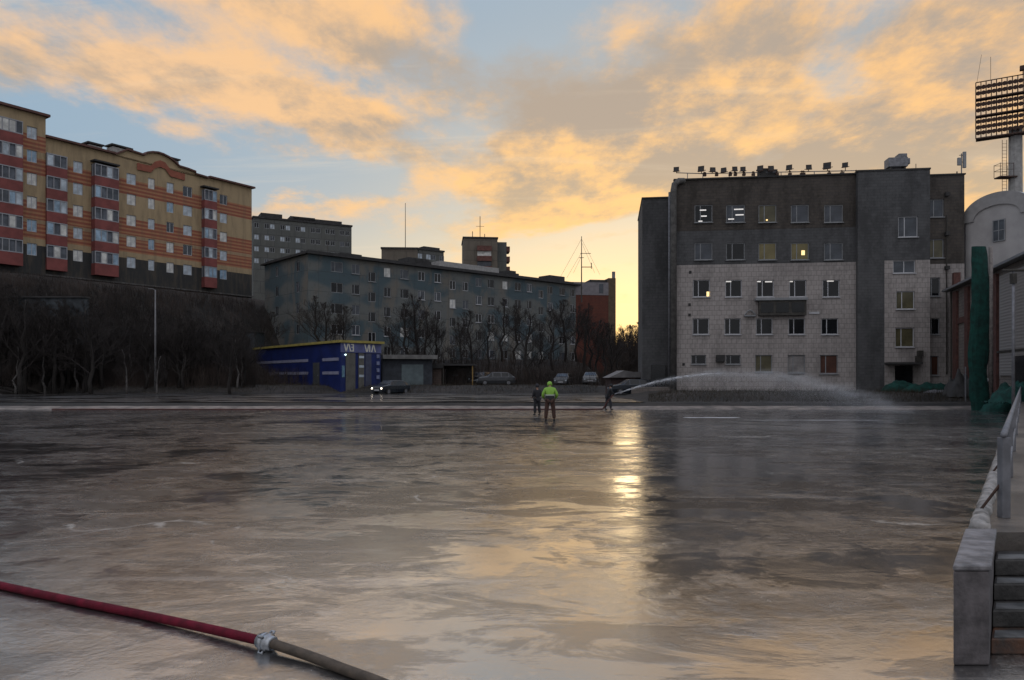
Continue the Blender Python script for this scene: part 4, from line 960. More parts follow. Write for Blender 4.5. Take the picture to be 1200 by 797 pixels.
def blue_block():
    f = Fac(361, 102.5, (1.132, 1), 4.3)
    root = f.root('panel_apartment_block', 'weathered grey blue five storey panel block behind the bare trees', 'building')
    zr = f.Z(361, 361, 297.5); s1 = f.S(681); mB = blue_mat(); fl = zr / 5.03; dp = 14.5
    # doors/window rows
    rnd = random.Random(21); rects = []; s = 2.6; i = 0
    pit = [2.7, 3.1, 3.4]
    pxs = [(395, 0, 1.9), (417, 0, 1.3), (436, 1, 1.3), (454, 0, 1.2), (474, 0, 1.5), (494, 0, 1.3), (513, 0, 1.3), (530.5, 1, 1.2), (545.5, 1, 1.2), (561, 0, 1.3), (575.5, 0, 1.5), (592, 0, 1.2), (607, 0, 1.5), (620.5, 0, 1.2), (634, 1, 1.2), (645, 0, 1.2), (659, 0, 1.5), (671, 0, 1.2)]
    for px, off, w in pxs:
        s = f.S(px)
        for k in range(5):
            z = fl * k + 1.65 + (-.9 if off else 0) + (0 if k or not off else .9)
            rects.append((s - w / 2, s + w / 2, z - .72, z + .72))
    a = MB(); holed_wall(a, 0, s1, -3, zr, rects, depth=.12); a.add([(s1, 0, -3), (s1, dp, -3), (s1, dp, zr), (s1, 0, zr)], [(0, 1, 2, 3)])
    a.add([(0, dp, -3), (s1, dp, -3), (s1, dp, zr), (0, dp, zr)], [(3, 2, 1, 0)])
    a.build('wall', mB, root)
    cnt = 0
    for r in rects:
        q = rnd.random(); pm = 'pane_dark' if q < .62 else 'pane_mid' if q < .88 else 'pane_pale'
        window(root, r, 'grey_frame' if rnd.random() < .6 else 'white_frame', pm, rnd.choice(('half', 'third')), depth=.12, sill=rnd.random() < .35, fw=.08)
    # gable end, local frame turned by 90 degrees
    g = link('gable_wall', None, root, (0, dp, 0), -math.pi / 2)
    gw = []
    u_of = lambda px: None
    for frac in (.30, .78):
        for k in range(5): z = fl * k + 1.65; gw.append((dp * frac - .5, dp * frac + .5, z - .72, z + .72))
    a = MB(); holed_wall(a, 0, dp, -3, zr, gw, depth=.12); a.build('gable_panels', mB, g)
    for r in gw:
        a, b_, c, d = r; window(g, r, 'grey_frame', rnd.choice(('pane_dark', 'pane_mid')), 'half', depth=.12, sill=False, fw=.08)
    # roof slab and stair heads
    a = MB(); a.box(-.5, s1 + .4, -.6, dp + .5, zr + .002, zr + .22, 0); a.box(.2, s1 - .2, .2, dp - .2, zr + .221, zr + .6, 0); a.build('roof', M['roof_dark'], root)
    for px, w, h in ((428, 3.5, .9), (508, 4, 1.5), (520, 5.5, 1.2), (618, 1.8, 1.4), (624, .8, 1.0), (671, 4, 1.5)):
        s = f.S(px); MB().box(s - w / 2, s + w / 2, 4, 7, zr + .601, zr + .6 + h).build('roof_hut', M['roof_dark'], root)
    a = MB(); s = f.S(520); a.box(s, f.S(590), 1.2, 3.4, zr + .602, zr + 1.6); a.build('roof_parapet', M['concrete'], root)
    a = MB(); z = fl * .9
    for s in (4, 30): a.tube([(s, 2, zr), (s, 2, zr + 2.4)], .03, 4)
    a.build('aerial', M['dark_steel'], root)
    return f
blue_block()

def simple_block(name, label, px0, px1, d, D, zb, ytop, dp, m, rows, cols, wsz, pms, xspan=None, zrow=2.8, ztop_off=1.7, huts=(), roofm='roof_dark', cat='building', group=None, side=None, style='half'):
    f = Fac(px0, d, D, zb); root = f.root(name, label, cat, group); s1 = f.S(px1); zr = f.Z(px0, px0, ytop)
    rnd = random.Random(int(px0 * 7)); rects = []
    for i in range(cols):
        s = (i + .5 + (.18 if i % 2 else -.12)) * s1 / cols
        for k in range(rows): z = zr - ztop_off - zrow * k; rects.append((s - wsz[0] / 2, s + wsz[0] / 2, z - wsz[1] / 2, z + wsz[1] / 2))
    a = MB(); holed_wall(a, 0, s1, -6, zr, rects, depth=.1)
    a.add([(s1, 0, -6), (s1, dp, -6), (s1, dp, zr), (s1, 0, zr)], [(0, 1, 2, 3)]); a.add([(0, 0, -6), (0, dp, -6), (0, dp, zr), (0, 0, zr)], [(3, 2, 1, 0)])
    a.add([(0, dp, -6), (s1, dp, -6), (s1, dp, zr), (0, dp, zr)], [(3, 2, 1, 0)]); a.build('wall', m, root)
    for r in rects: window(root, r, 'grey_frame', rnd.choice(pms), style, depth=.1, sill=False, fw=.1)
    MB().box(-.2, s1 + .2, -.25, dp + .2, zr + .002, zr + .4).build('roof', M[roofm], root)
    for px, w, h in huts:
        s = f.S(px); MB().box(s - w / 2, s + w / 2, 3, 7, zr + .401, zr + .4 + h).build('roof_hut', M[roofm], root)
    return f, root, zr
M['far_panel'] = brick_mat('far_panel', (.115, .115, .105), (.105, .11, .105), (.07, .07, .07), 3.2, 2.8, .06, .3)
M['far_tan'] = brick_mat('far_tan', (.15, .125, .10), (.14, .12, .095), (.08, .07, .06), 3.2, 2.8, .06, .3)
simple_block('hillside_panel_block', 'long grey panel block high on the hill behind the blue grey block', 297, 412, 175, (1.9, 1), 22, 255, 14, M['far_panel'], 4, 13, (1.1, 1.2), ['pane_mid', 'pane_light', 'pane_dark', 'pane_dark'], huts=((321, 5, 1.6), (358, 6, 1.5), (376, 12, 1.3)))
simple_block('tan_flat_block', 'low tan block with a flat roof rising behind the blue grey roof', 447, 489, 190, (1, .06), 12, 291.5, 10, M['far_tan'], 2, 4, (.01, .01), ['pane_mid'])
simple_block('grey_rear_block', 'small grey block with bright windows beside the low tan block', 489, 520, 193, (1.3, 1), 12, 292, 10, M['far_panel'], 2, 4, (1.5, 1.4), ['pane_light', 'pane_mid'], huts=((513, 5, 1.2),))
def tower():
    f, root, zr = simple_block('residential_tower', 'brown grey residential tower with red brown balconies and aerials on top', 543, 583, 210, (1, .10), 10, 279, 12, M['far_tan'], 1, 1, (.01, .01), ['pane_mid'], xspan=None)
    mr = mat('balcony_brown', (.12, .05, .04), .85, .3)
    for k in range(4):
        r = (f.S(559), f.S(576), zr - 3.6 - 2.9 * k, zr - 2.2 - 2.9 * k); o = MB().box(r[0], r[1], -.9, -.003, r[2], r[3]).build('balcony', mr, root)
        MB().box(r[0] + .1, r[1] - .1, -.25, -.004, r[2] - 1.35, r[2] - .003).build('pane', M['pane_mid' if k % 2 else 'pane_pale'], o)
    a = MB(); s = f.S(583); a.box(s + .003, s + 2.8, 2, 9, -4, zr - .6); a.build('side_wing', M['far_panel'], root)
    for k in range(5): MB().box(s + 2.8, s + 3.8, 2.6, 7, zr - 3.2 - 2.9 * k, zr - 1.7 - 2.9 * k).build('balcony', mr, root)
    a = MB()
    for px, py in ((563.5, 250), (554.5, 268), (569, 271)): s = f.S(px); a.tube([(s, 4, zr), (s, 4, f.Z(px, px, py))], .10, 4)
    s = f.S(563.5); a.tube([(s - 1.2, 4, f.Z(563, 563, 262)), (s + 1.2, 4, f.Z(563, 563, 262))], .05, 4); a.build('aerial', M['dark_steel'], root)
tower()
def red_block():
    f = Fac(681, 138, (1, .15), 1.5)
    root = f.root('red_brick_block', 'red brick block with a grey top band at the end of the row', 'building')
    zr = f.Z(700, 700, 331); s1 = f.S(721.5); zb = f.Z(700, 700, 346)
    mr = brick_mat('red_brick', (.135, .036, .022), (.11, .03, .02), (.07, .04, .03), .5, .25, .02, .3)
    mg = mat('grey_band', (.19, .175, .185), .85, .15)
    mb = mat('brown_edge', (.10, .07, .045), .85, .2)
    a = MB(); a.box(-3, s1 - 1.4, 0, 12, -4, zb); a.build('wall', mr, root)
    a = MB(); a.box(-3, s1 - 1.4, -.05, 12, zb + .003, zr); a.build('top_band', mg, root)
    a = MB(); a.box(s1 - 1.397, s1, -.03, 12, -4, f.Z(720, 720, 326)); a.build('corner_pier', mb, root)
    a = MB(); a.box(f.S(693), s1 - 1.4, 1, 8, zr + .002, f.Z(700, 700, 327)); a.build('roof_hut', M['roof_dark'], root)
    s = f.S(720); MB().box(s - .25, s + .25, .3, .8, f.Z(720, 720, 326) + .003, f.Z(720, 720, 318)).build('chimney', M['galv'], root)
    MB().box(s1 - 3.2, s1 - 2.4, -.08, -.053, f.Z(717, 717, 344), f.Z(717, 717, 333)).build('window', M['pane_mid'], root)
red_block()
def masts():
    q = at(475, 200, 26); a = MB(); a.tube([(0, 0, 0), (0, 0, EYE + (HY - 238) / F * 200 - 26)], [.14, .07], 5); tag(a.build('thin_mast', M['dark_steel'], None, q), 'single thin mast above the low tan block', 'mast')
    d = 128; q = at(681.5, d, 17.0); r = empty('guyed_mast', q, 0, 'thin aerial mast with guy wires beside the red brick block', 'mast')
    H = lambda py: EYE + (HY - py) / F * d - 17
    a = MB(); a.tube([(0, 0, -2), (0, 0, H(277))], [.13, .06], 5); a.build('pole', M['dark_steel'], r)
    a = MB(); a.tube([(-.2, 0, H(297)), (1.6, 0, H(297))], .05, 4); a.tube([(-.4, 0, H(302)), (.4, 0, H(302))], .05, 4)
    a.tube([(.0, 0, H(313)), (1.7, 0, H(313))], .07, 4); a.tube([(1.7, 0, H(315)), (1.7, 0, H(308))], .07, 4); a.build('crossbar', M['dark_steel'], r)
    a = MB()
    for px, py, top in ((656, 326, 280), (664, 326, 296), (697, 320, 284), (703, 322, 280), (672, 320, 300)):
        x = (px - 681.5) / F * d; a.tube([(0, 0, H(top)), (x, 0, H(py))], .022, 3)
    a.build('guy_wires', M['dark_steel'], r)
masts()

# ------------------------------------------------------------------ blue workshop, sheds
def workshop():
    f = Fac(397, 76.0, (.72, -1), 1.25)          # long side: local x runs toward the camera; origin at near corner
    # work from the far corner instead
    zb = 1.2
    near = at(399, 77, zb); far = at(299, 99, zb); front = at(446, 80.5, zb); D = (near - far); L = D.length; rot = math.atan2(D.y, D.x)
    root = empty('blue_workshop', far, rot, 'bright blue car workshop with a yellow roof edge and white lettering', 'workshop')
    hN = EYE + (HY - 401.5) / F * 77 - zb; hF = EYE + (HY - 410) / F * 99 - zb
    mb_ = mat('blue_cladding', (.008, .018, .105), .45, .25, .6); my = mat('yellow_trim', (.30, .24, .06), .6, .2)
    inv = Matrix.Rotation(-rot, 4, 'Z')
    fr = inv @ (front - far); fr.z = 0
    bk = Vector((fr.x - L, fr.y, 0))
    poly = [(0, 0), (L, 0), (fr.x, fr.y), (bk.x, bk.y)]
    zf = lambda x, y: hF + (hN - hF) * x / L
    a = MB(); a.prism(poly, -1.0, zf); a.build('wall', mb_, root)
    c = [(-.3, -.3), (L + .3, -.3), (fr.x + .35, fr.y + .3), (bk.x - .3, bk.y + .3)]
    a = MB(); vs = [(x, y, zf(x, y) + .004) for x, y in c] + [(x, y, zf(x, y) + .26) for x, y in c]
    a.add(vs, [(3, 2, 1, 0), (4, 5, 6, 7), (0, 1, 5, 4), (1, 2, 6, 5), (2, 3, 7, 6), (3, 0, 4, 7)]); a.build('roof', my, root)
    mp = mat('grey_stripe', (.22, .22, .30), .6, .15)
    for z in (hN * .62, hN * .30):
        MB().box(.6, L * .68, -.05, -.004, z - .16, z + .16).build('stripe', mp, root); MB().box(L * .83, L - .4, -.05, -.004, z - .16, z + .16).build('stripe', mp, root)
    o = MB().box(L * .735, L * .80, -.07, -.004, -.3, hN * .56).build('side_door', mat('door_grey', (.05, .052, .055), .6, .2), root)
    MB().box(L * .785, L * .792, -.11, -.072, 1.0, 1.15).build('handle', M['galv'], o)
    # front: gates, fascia and letters in their own turned frame
    fv = Vector((fr.x - L, fr.y, 0)); fl_ = fv.length; fa = math.atan2(fv.y, fv.x)
    g = link('front_wall', None, root, (L, 0, 0), fa)
    MB().box(0, fl_, -.12, -.004, hN - 1.0, hN - .02).build('fascia', mat('fascia_blue', (.10, .11, .24), .6, .2), g)
    MB().box(.6, 1.75, -.08, -.005, -.7, hN - 1.05).build('gate', M['gate'], g); MB().box(2.15, 2.85, -.08, -.005, -.7, hN - 1.05).build('gate', M['gate'], g); MB().box(3.0, 3.75, -.08, -.005, -.7, hN - 1.05).build('gate', mat('gate_blue', (.055, .06, .10), .6, .2), g)
    for z in (.9, 1.9, 2.9): MB().box(2.2, 2.8, -.11, -.082, z, z + .25).build('pane', M['pane_light'], g)
    mw = mat('letter_white', (.62, .60, .52), .6, .05); z0, z1 = hN - .90, hN - .10; a = MB()
    def stroke(x0, za, x1, zb_, w=.13): a.extr([(x0, za), (x0 + w, za), (x1 + w, zb_), (x1, zb_)] if za < zb_ else [(x1, zb_), (x1 + w, zb_), (x0 + w, za), (x0, za)], -.16, -.122)
    x = .28; sc_ = fl_ / 4.6
    for grp, seq in ((.28, ('\\/', '\\', '3')), (2.6, ('\\', '/', '|', '/\\'))):
        x = grp * sc_
        for ch in seq:
            for k in ch:
                if k == '\\': stroke(x + .22, z0, x, z1); x += .24
                elif k == '/': stroke(x, z0, x + .20, z1); x += .24
                elif k == '|': stroke(x, z0, x, z1); x += .2
                elif k == '3':
                    stroke(x + .25, z0, x + .25, z1); stroke(x, z0, x + .12, z0 + .11, .25); stroke(x, z1 - .11, x + .12, z1, .25); stroke(x + .05, (z0 + z1) / 2, x + .12, (z0 + z1) / 2 + .1, .2); x += .45
            x += .06
    a.build('lettering', mw, g)
    for k in range(4): MB().box(fl_ - .55, fl_ - .2, -.10, -.125 + .0 if False else -.006, .7 + k * .75, 1.1 + k * .75).build('small_sign', M['small_sign'], g)
    MB().box(.15, .45, -.09, -.006, .9, 2.1).build('poster', mat('poster', (.12, .22, .30), .6, .3, 6), g)
    a = MB(); a.tube([(.5, -.1, hN - 1.25), (.5, -.22, hN - 1.25)], .07, 8); a.build('lamp', mat('lamp_cool', (.8, .9, .9), .4, emit=(.7, 1, .95), estr=3), g)
    # low annexe behind the car
    q = at(447, 81.5, 1.2); r = empty('grey_annexe', q, math.atan2(.25, 1), 'low grey garage annexe behind the car with lit headlights', 'garage')
    MB().box(0.1, 5.6, 0, 6, -.4, 2.9).build('wall', mat('annexe', (.035, .04, .05), .8, .3), r)
    MB().box(0.1, 6.1, -.7, 6.2, 2.902, 3.35).build('roof', mat('annexe_roof', (.15, .145, .14), .8, .3), r)
    MB().box(2.2, 4.6, -.07, -.004, -.3, 2.3).build('gate', mat('annexe_gate', (.10, .13, .14), .6, .2), r)
M['gate'] = mat('gate', (.10, .095, .085), .7, .2); M['small_sign'] = mat('small_sign', (.16, .18, .30), .6, .2)
workshop()
def sheds():
    q = at(482, 84, 1.2); r = empty('brown_shed', q, 0, 'low brown brick shed right of the grey annexe', 'shed')
    mbk = brick_mat('shed_brick', (.11, .075, .062), (.09, .065, .055), (.06, .05, .045), .5, .25, .02, .4)
    MB().box(0, 3.4, 0, 5, -.4, 1.9).build('wall', mbk, r); MB().prism([(-.2, -.3), (3.6, -.3), (3.6, 5.3), (-.2, 5.3)], 1.903, lambda x, y: 2.15 + .09 * x).build('roof', M['roof_dark'], r)
    q = at(519, 84, 1.2); r = empty('dark_carport', q, 0, 'dark open carport next to the brown shed with a yellow post', 'carport')
    MB().box(0, 3.3, 3.8, 4.0, -.4, 2.2).build('back_wall', M['dark_concrete'], r); MB().box(-.1, 3.6, -.2, 4.1, 2.203, 2.4).build('roof', M['roof_dark'], r)
    MB().box(3.3, 3.42, -.05, .07, -.4, 2.2).build('post', mat('yellow_post', (.28, .17, .045), .6, .2), r); MB().box(0, .1, -.05, .05, -.4, 2.2).build('post', M['dark_steel'], r)
    MB().box(.7, 1.5, 3.5, 3.79, 1.0, 1.2).build('shelf', M['galv'], r)
    # white-roofed little building by the brick block
    q = at(716, 72, .85); r = empty('low_white_building', q, .05, 'small low building with a pale roof beside the tall brick building', 'building')
    mwh = mat('old_white', (.17, .16, .16), .8, .25)
    MB().box(0, 5.3, 0, 3, -.6, 1.2).build('wall', mat('brown_wall', (.05, .03, .028), .8, .4), r)
    a = MB(); a.extr([(-.3, 1.2), (1.2, 1.9), (2.1, 1.75), (5.5, 1.75), (5.5, 1.25)], -.5, 3.2); a.build('roof', mwh, r)
    # long low garages in the slope
    q = at(228, 96, gh(at(228, 96).x, 96) - .3)
    def wallish(nm, lb, x0, x1, d, y0, y1, m, cat, dp=3, n=0):
        p = at(x0, d); w = (x1 - x0) / F * d; z1 = EYE + (HY - y0) / F * d; z0 = EYE + (HY - y1) / F * d; r = empty(nm, (p.x, p.y, z0), 0, lb, cat)
        MB().box(0, w, 0, dp, -2.5, z1 - z0).build('wall', m, r); MB().box(-.1, w + .1, -.2, dp + .1, z1 - z0 + .002, z1 - z0 + .15).build('roof', M['roof_dark'], r)
        for k in range(n): MB().box(w * (k + .15) / n, w * (k + .85) / n, -.06, -.004, -1, (z1 - z0) * .8).build('gate', M['shedgate'], r)
    wallish('grey_garage_row', 'grey blue low garage row half hidden in the thicket by the workshop', 231, 298, 99, 389, 428, mat('slope_grey', (.035, .044, .052), .8, .25), 'garage', 4, 3)
    wallish('retaining_wall', 'long pale retaining wall low on the slope behind bare trees', -40, 98, 78, 349, 376, mat('slope_wall', (.038, .044, .050), .85, .6, .9), 'wall', 1)
    wallish('dark_shed_row', 'row of dark sheds at the foot of the thicket', 90, 222, 93, 404, 446, mat('slope_dark', (.022, .026, .029), .8, .35, .5), 'shed', 3, 5)
M['shedgate'] = mat('shedgate', (.045, .05, .06), .7, .3)
sheds()

# ------------------------------------------------------------------ bare trees
def tree_mesh(h, seed, spread=.5, lean=0):
    rnd = random.Random(seed); T = MB(); C = MB()
    pts = [Vector((0, 0, -.6))]; n = 7
    for i in range(1, n + 1): pts.append(Vector((lean * h * (i / n) ** 2 + rnd.gauss(0, .02) * h, rnd.gauss(0, .02) * h, h * .93 * i / n)))
    T.tube(pts, [.022 * h * (1 - .82 * i / n) + .01 for i in range(n + 1)], 6)
    def branch(p, d, L, r, lvl, mb):
        k = 3 if lvl < 3 else 2; q = [p]; dd = d.copy()
        for i in range(k):
            dd = (dd + Vector((rnd.gauss(0, .16), rnd.gauss(0, .16), rnd.gauss(.06, .12)))).normalized(); q.append(q[-1] + dd * L / k)
        mb.tube(q, [r * (1 - .7 * i / k) for i in range(k + 1)], 4 if lvl == 1 else 3, cap=False)
        if lvl >= 4: return
        m = (7, 5, 4)[lvl - 1]
        for j in range(m):
            t = .25 + .75 * (j + rnd.random() * .7) / m; i = min(int(t * k), k - 1); pp = q[i].lerp(q[i + 1], t * k - i)
            ax = Vector((rnd.gauss(0, 1), rnd.gauss(0, 1), rnd.gauss(0, .6))).normalized()
            nd = (dd * .75 + ax * .75 + Vector((0, 0, .25))).normalized(); branch(pp, nd, L * (.50 + .2 * rnd.random()) * (1.15 - t * .5), max(r * .45, .011), lvl + 1, mb)
    for j in range(13):
        t = .22 + .75 * j / 13; i = int(t * n); pp = pts[i].lerp(pts[i + 1], t * n - i); a = j * 2.4 + rnd.random()
        d = Vector((math.cos(a), math.sin(a), .7 + .9 * t)).normalized(); branch(pp, d, h * spread * (1.08 - t) * (.7 + .5 * rnd.random()) * .75, .0075 * h * (1.15 - t), 1, C)
    return T.mesh('trunk', M['bark'], True), C.mesh('crown', M['twig'])
TB = []
TV = [tree_mesh(10, 100 + i, .62 + .05 * (i % 3), random.Random(i).uniform(-.08, .08)) for i in range(7)]
def tree(x, y, h, v, label, group=None, rz=None, z=None, birch=False):
    t, c = TV[v % len(TV)]
    if birch:
        if not TB:
            for a_, b_ in TV: q = a_.copy(); q.materials.clear(); q.materials.append(M['birch_bark']); TB.append(q)
        t = TB[v % len(TV)]
    r = empty('bare_tree', (x, y, gh(x, y) if z is None else z), random.random() * 6.3 if rz is None else rz, label, 'tree', group)
    k = h / 10; r.scale = (k, k, k)
    link('trunk', t, r); link('crown', c, r)
    return r
def trees():
    rnd = random.Random(77)
    zones = [  # label, group, count, px range, distance range, height range
        ('bare dark tree in the thicket on the slope under the striped apartment block', 'bare trees on the slope under the striped block', 70, (-20, 290), (72, 92), (6, 9)),
        ('low bare tree with a pale trunk at the foot of the dark thicket', 'low pale trunked trees along the road', 20, (-30, 295), (70, 84), (4, 6)),
        ('tall slim bare tree before the pale retaining wall on the left of the slope', 'bare trees before the retaining wall', 17, (-15, 112), (69, 77), (8.5, 10.5)),
    ]
    for lb, g, n, (p0, p1), (d0, d1), (h0, h1) in zones:
        i = 0
        while i < n:
            px = p0 + (p1 - p0) * (i + rnd.random()) / n; d = rnd.uniform(d0, d1); x = (px - CX) / F * d
            v = Vector((x - OF[0], d - OF[1])); t = v.dot(ON)
            d = min(d, 110)
            if t < 2.5: d = d - (2.5 - t) * 1.6; x = (px - CX) / F * d
            if gh(x, d) < .9: d += 3; x = (px - CX) / F * d
            hh = min(rnd.uniform(h0, h1), (442 - (311 + .108 * px + rnd.uniform(6, 34))) / F * d + EYE - gh(x, d)); i += 1
            if hh > 2.2: tree(x, d, hh, rnd.randrange(7), lb, g, birch='pale' in lb and 'wall' not in lb)
    for px, d, h, lb in ((305, 103, 8, 'bare tree at the left corner of the grey blue block gable'), (318, 100, 7, 'bare tree before the gable of the grey blue block'), (372, 99, 9.5, 'bare tree just right of the gable corner'), (383, 97, 9, 'bare tree behind the workshop front corner'),
                         (402, 99, 8, 'slim bare tree behind the white lettering')):
        tree((px - CX) / F * d, d, h, int(px), lb)
    for k, px in enumerate((462, 476, 488, 497, 510)): d = 92 + 2 * (k % 3); tree((px - CX) / F * d, d, (7, 10, 10.5, 9.5, 8)[k], k, 'tall bare tree before the grey blue block above the grey annexe and brown shed', 'tall bare trees above the brown shed')
    for k, px in enumerate((541, 553, 572, 589, 604, 618, 633, 648, 662, 676)): d = 90 + 3.1 * (k % 5); tree((px - CX) / F * d, d, (8, 9.5, 7, 9, 8, 9.5, 7, 8.5, 9, 8)[k], k + 2, 'bare tree before the right half of the grey blue block', 'bare trees before the right half of the grey blue block')
    for k, px in enumerate((684, 692, 700, 708, 716, 724)): d = 96 + 5 * (k % 3); tree((px - CX) / F * d, d, (9, 8, 9.5, 8.5, 9, 7)[k], k, 'bare tree before the red brick block', 'bare trees before the red brick block')
    for k, px in enumerate((728, 733, 738, 742, 746, 750, 755)): d = 122 + 6 * (k % 3); tree((px - CX) / F * d, d, (9, 10, 11.5, 10.5, 10, 12, 10)[k], k + 3, 'bare tree in the gap between the red block and the tall brick building', 'bare trees in the gap under the sunset')
trees()
def scrub():
    rnd = random.Random(8); mb = MB()
    def stem(x, y, h):
        z = gh(x, y) - .1; dx, dy = rnd.gauss(0, .22) * h, rnd.gauss(0, .22) * h; w = .012 + .008 * rnd.random()
        mb.add([(x - w, y, z), (x + w, y, z), (x, y + w, z), (x + dx, y + dy, z + h)], [(0, 1, 3), (1, 2, 3), (2, 0, 3)])
        for k in range(2):
            t = .4 + .4 * rnd.random(); px, py, pz = x + dx * t, y + dy * t, z + h * t; e = rnd.uniform(.25, .5) * h; ex, ey = rnd.gauss(0, .35) * e, rnd.gauss(0, .35) * e; w2 = w * .6
            mb.add([(px - w2, py, pz), (px + w2, py, pz), (px, py + w2, pz), (px + ex, py + ey, pz + e)], [(0, 1, 3), (1, 2, 3), (2, 0, 3)])
    for i in range(38000):
        px = rnd.uniform(-30, 300); d = rnd.uniform(70, 112); x = (px - CX) / F * d
        t = Vector((x - OF[0], d - OF[1])).dot(ON)
        if t < .8 or gh(x, d) < 1.0: continue
        if abs(px - 280) < 60 and 8 < t < 12 and rnd.random() < .6: continue
        hh = min(rnd.uniform(1.0, 2.8), (442 - (311 + .108 * px + rnd.uniform(3, 12))) / F * d + EYE - gh(x, d))
        if hh > .25: stem(x, d, hh)
    for i in range(9000):
        px = rnd.uniform(300, 760); d = rnd.uniform(84, 100) if px < 690 else rnd.uniform(80, 120); x = (px - CX) / F * d; stem(x, d, rnd.uniform(.8, 2.4))
    for i in range(4500):
        px = rnd.uniform(716, 760); d = rnd.uniform(118, 150); x = (px - CX) / F * d; stem(x, d, rnd.uniform(3, 8.5))
    tag(mb.build('undergrowth', mat('brush', (.042, .030, .025), .95, .5, .35, col2=(.012, .009, .008))), 'dense dark leafless undergrowth behind the rink', 'undergrowth', kind='stuff')
    mb = MB()
    for i in range(13000):
        if i % 2: px = rnd.uniform(760, 1165); d = rnd.uniform(51.5, 60)
        else: px = rnd.uniform(-20, 700); d = rnd.uniform(76.5, 81)
        x = (px - CX) / F * d; z = gh(x, d) - .05
        if x > kerb_x(d) - .3: continue
        h = rnd.uniform(.12, .5); w = .012; dx, dy = rnd.gauss(0, .5) * h, rnd.gauss(0, .3) * h
        mb.add([(x - w, d, z), (x + w, d, z), (x + dx, d + dy, z + h)], [(0, 1, 2)])
    tag(mb.build('dry_grass', mat('dry_grass', (.038, .030, .020), .95, .4, 2)), 'dry brown grass tufts on the banks round the rink', 'grass', kind='stuff')
scrub()
def pole():
    d = 77; q = at(182, d); q.z = gh(q.x, q.y); r = empty('street_pole', q, 0, 'slim grey pole standing alone before the dark thicket', 'pole')
    h = EYE + (HY - 340) / F * d - q.z; a = MB(); a.tube([(0, 0, 0), (0, 0, h)], [.13, .06], 8); a.build('pole', M['pole_grey'], r, sm=True)
    a = MB(); a.tube([(0, 0, h), (-.25, 0, h + .12), (-.7, 0, h + .16)], .04, 6); a.build('arm', M['pole_grey'], r, sm=True)
M['pole_grey'] = mat('pole_grey', (.15, .145, .15), .7, .2)
pole()

# ------------------------------------------------------------------ cars
def car(px, d, rz, paint, label, lights=False, h=1.45, L=4.3, z=None):
    q = at(px, d); q.z = (gh(q.x, q.y) - .02) if z is None else z; r = empty('parked_car', q, rz, label, 'car', 'cars parked beyond the rink')
    # side profile sections along x: (x, z bottom, z belt, z roof, half width belt, half width roof)
    st = [(-.5, .35, .62, .62, .70, .60), (-.47, .25, .85, .88, .82, .70), (-.34, .22, .92, .97, .86, .74), (-.24, .2, .94, 1.08, .87, .72), (-.10, .2, .93, h, .88, .58), (.12, .2, .93, h + .01, .88, .58), (.32, .2, .94, h - .05, .88, .60), (.43, .22, .95, 1.08, .86, .70), (.485, .28, .90, .95, .82, .72), (.5, .38, .62, .62, .72, .62)]
    a = MB(); n = 8
    for s, zb, zl, zr, wb, wr in st:
        x = s * L
        a.v += [(x, -wb * .9, zb), (x, -wb, (zb + zl) / 2), (x, -wb, zl), (x, -wr, zr), (x, wr, zr), (x, wb, zl), (x, wb, (zb + zl) / 2), (x, wb * .9, zb)]
    for i in range(len(st) - 1):
        for k in range(n): a.f.append((i * n + k, i * n + (k + 1) % n, (i + 1) * n + (k + 1) % n, (i + 1) * n + k)); a.m.append(0)
    a.f += [tuple(range(n)), tuple(range(len(st) * n - 1, len(st) * n - n - 1, -1))]; a.m += [0, 0]
    a.build('body', M[paint], r, sm=False, bevel=.03)
    sgn = (-1, 1)
    def P(i, k, t=0, out=.012):      # point between belt (k=2/5) and roof (3/4) on section i
        s, zb, zl, zr, wb, wr = st[i]; return s * L, zl + (zr - zl) * t, wb + (wr - wb) * t + out
    for sg in sgn:
        g = MB()
        for i0, i1 in ((3, 4), (4, 5), (5, 6), (6, 7)):
            c = []
            for i, t in ((i0, .12), (i1, .12), (i1, .88), (i0, .88)):
                x, z, w = P(i, 0, t); c.append((x + (.05 if i == i0 else -.05), sg * w, z))
            g.add(c, [(0, 1, 2, 3) if sg < 0 else (3, 2, 1, 0)])
        g.build('side_window', M['pane_dark'], r)
    g = MB(); g.add([(-.24 * L - .02, -.66, 1.1), (-.24 * L - .02, .66, 1.1), (-.115 * L - .02, .52, h - .04), (-.115 * L - .02, -.52, h - .04)], [(3, 2, 1, 0)]); g.build('windscreen', M['pane_mid'], r)
    g = MB(); g.add([(.43 * L + .02, -.64, 1.1), (.43 * L + .02, .64, 1.1), (.33 * L + .03, .54, h - .09), (.33 * L + .03, -.54, h - .09)], [(0, 1, 2, 3)]); g.build('rear_window', M['pane_mid'], r)
    for x in (-.31, .31):
        for sg in sgn:
            w = MB(); w.tube([(x * L, sg * .70, .32), (x * L, sg * .90, .32)], .32, 16); o = w.build('wheel', M['black_rubber'], r); w = MB(); w.tube([(x * L, sg * .86, .32), (x * L, sg * .915, .32)], .20, 10); w.build('rim', M['galv'], o)
    for sg in sgn:
        w = MB(); w.box(-.5 * L - .02, -.485 * L + .03, sg * .62 - .08, sg * .62 + .08, .58, .70); w.build('headlight', M['headlight_on'] if lights else M['pane_light'], r)
        w = MB(); w.box(.49 * L, .5 * L + .02, sg * .6 - .12, sg * .6 + .12, .66, .84); w.build('tail_light', M['tail'], r)
    MB().box(-.5 * L - .015, -.5 * L + .02, -.3, .3, .42, .54).build('number_plate', M['white_frame'], r)
M['tail'] = mat('tail', (.12, .01, .01), .4); M['headlight_on'] = mat('headlight_on', (.9, .9, .85), .4, emit=(1, .86, .68), estr=5)
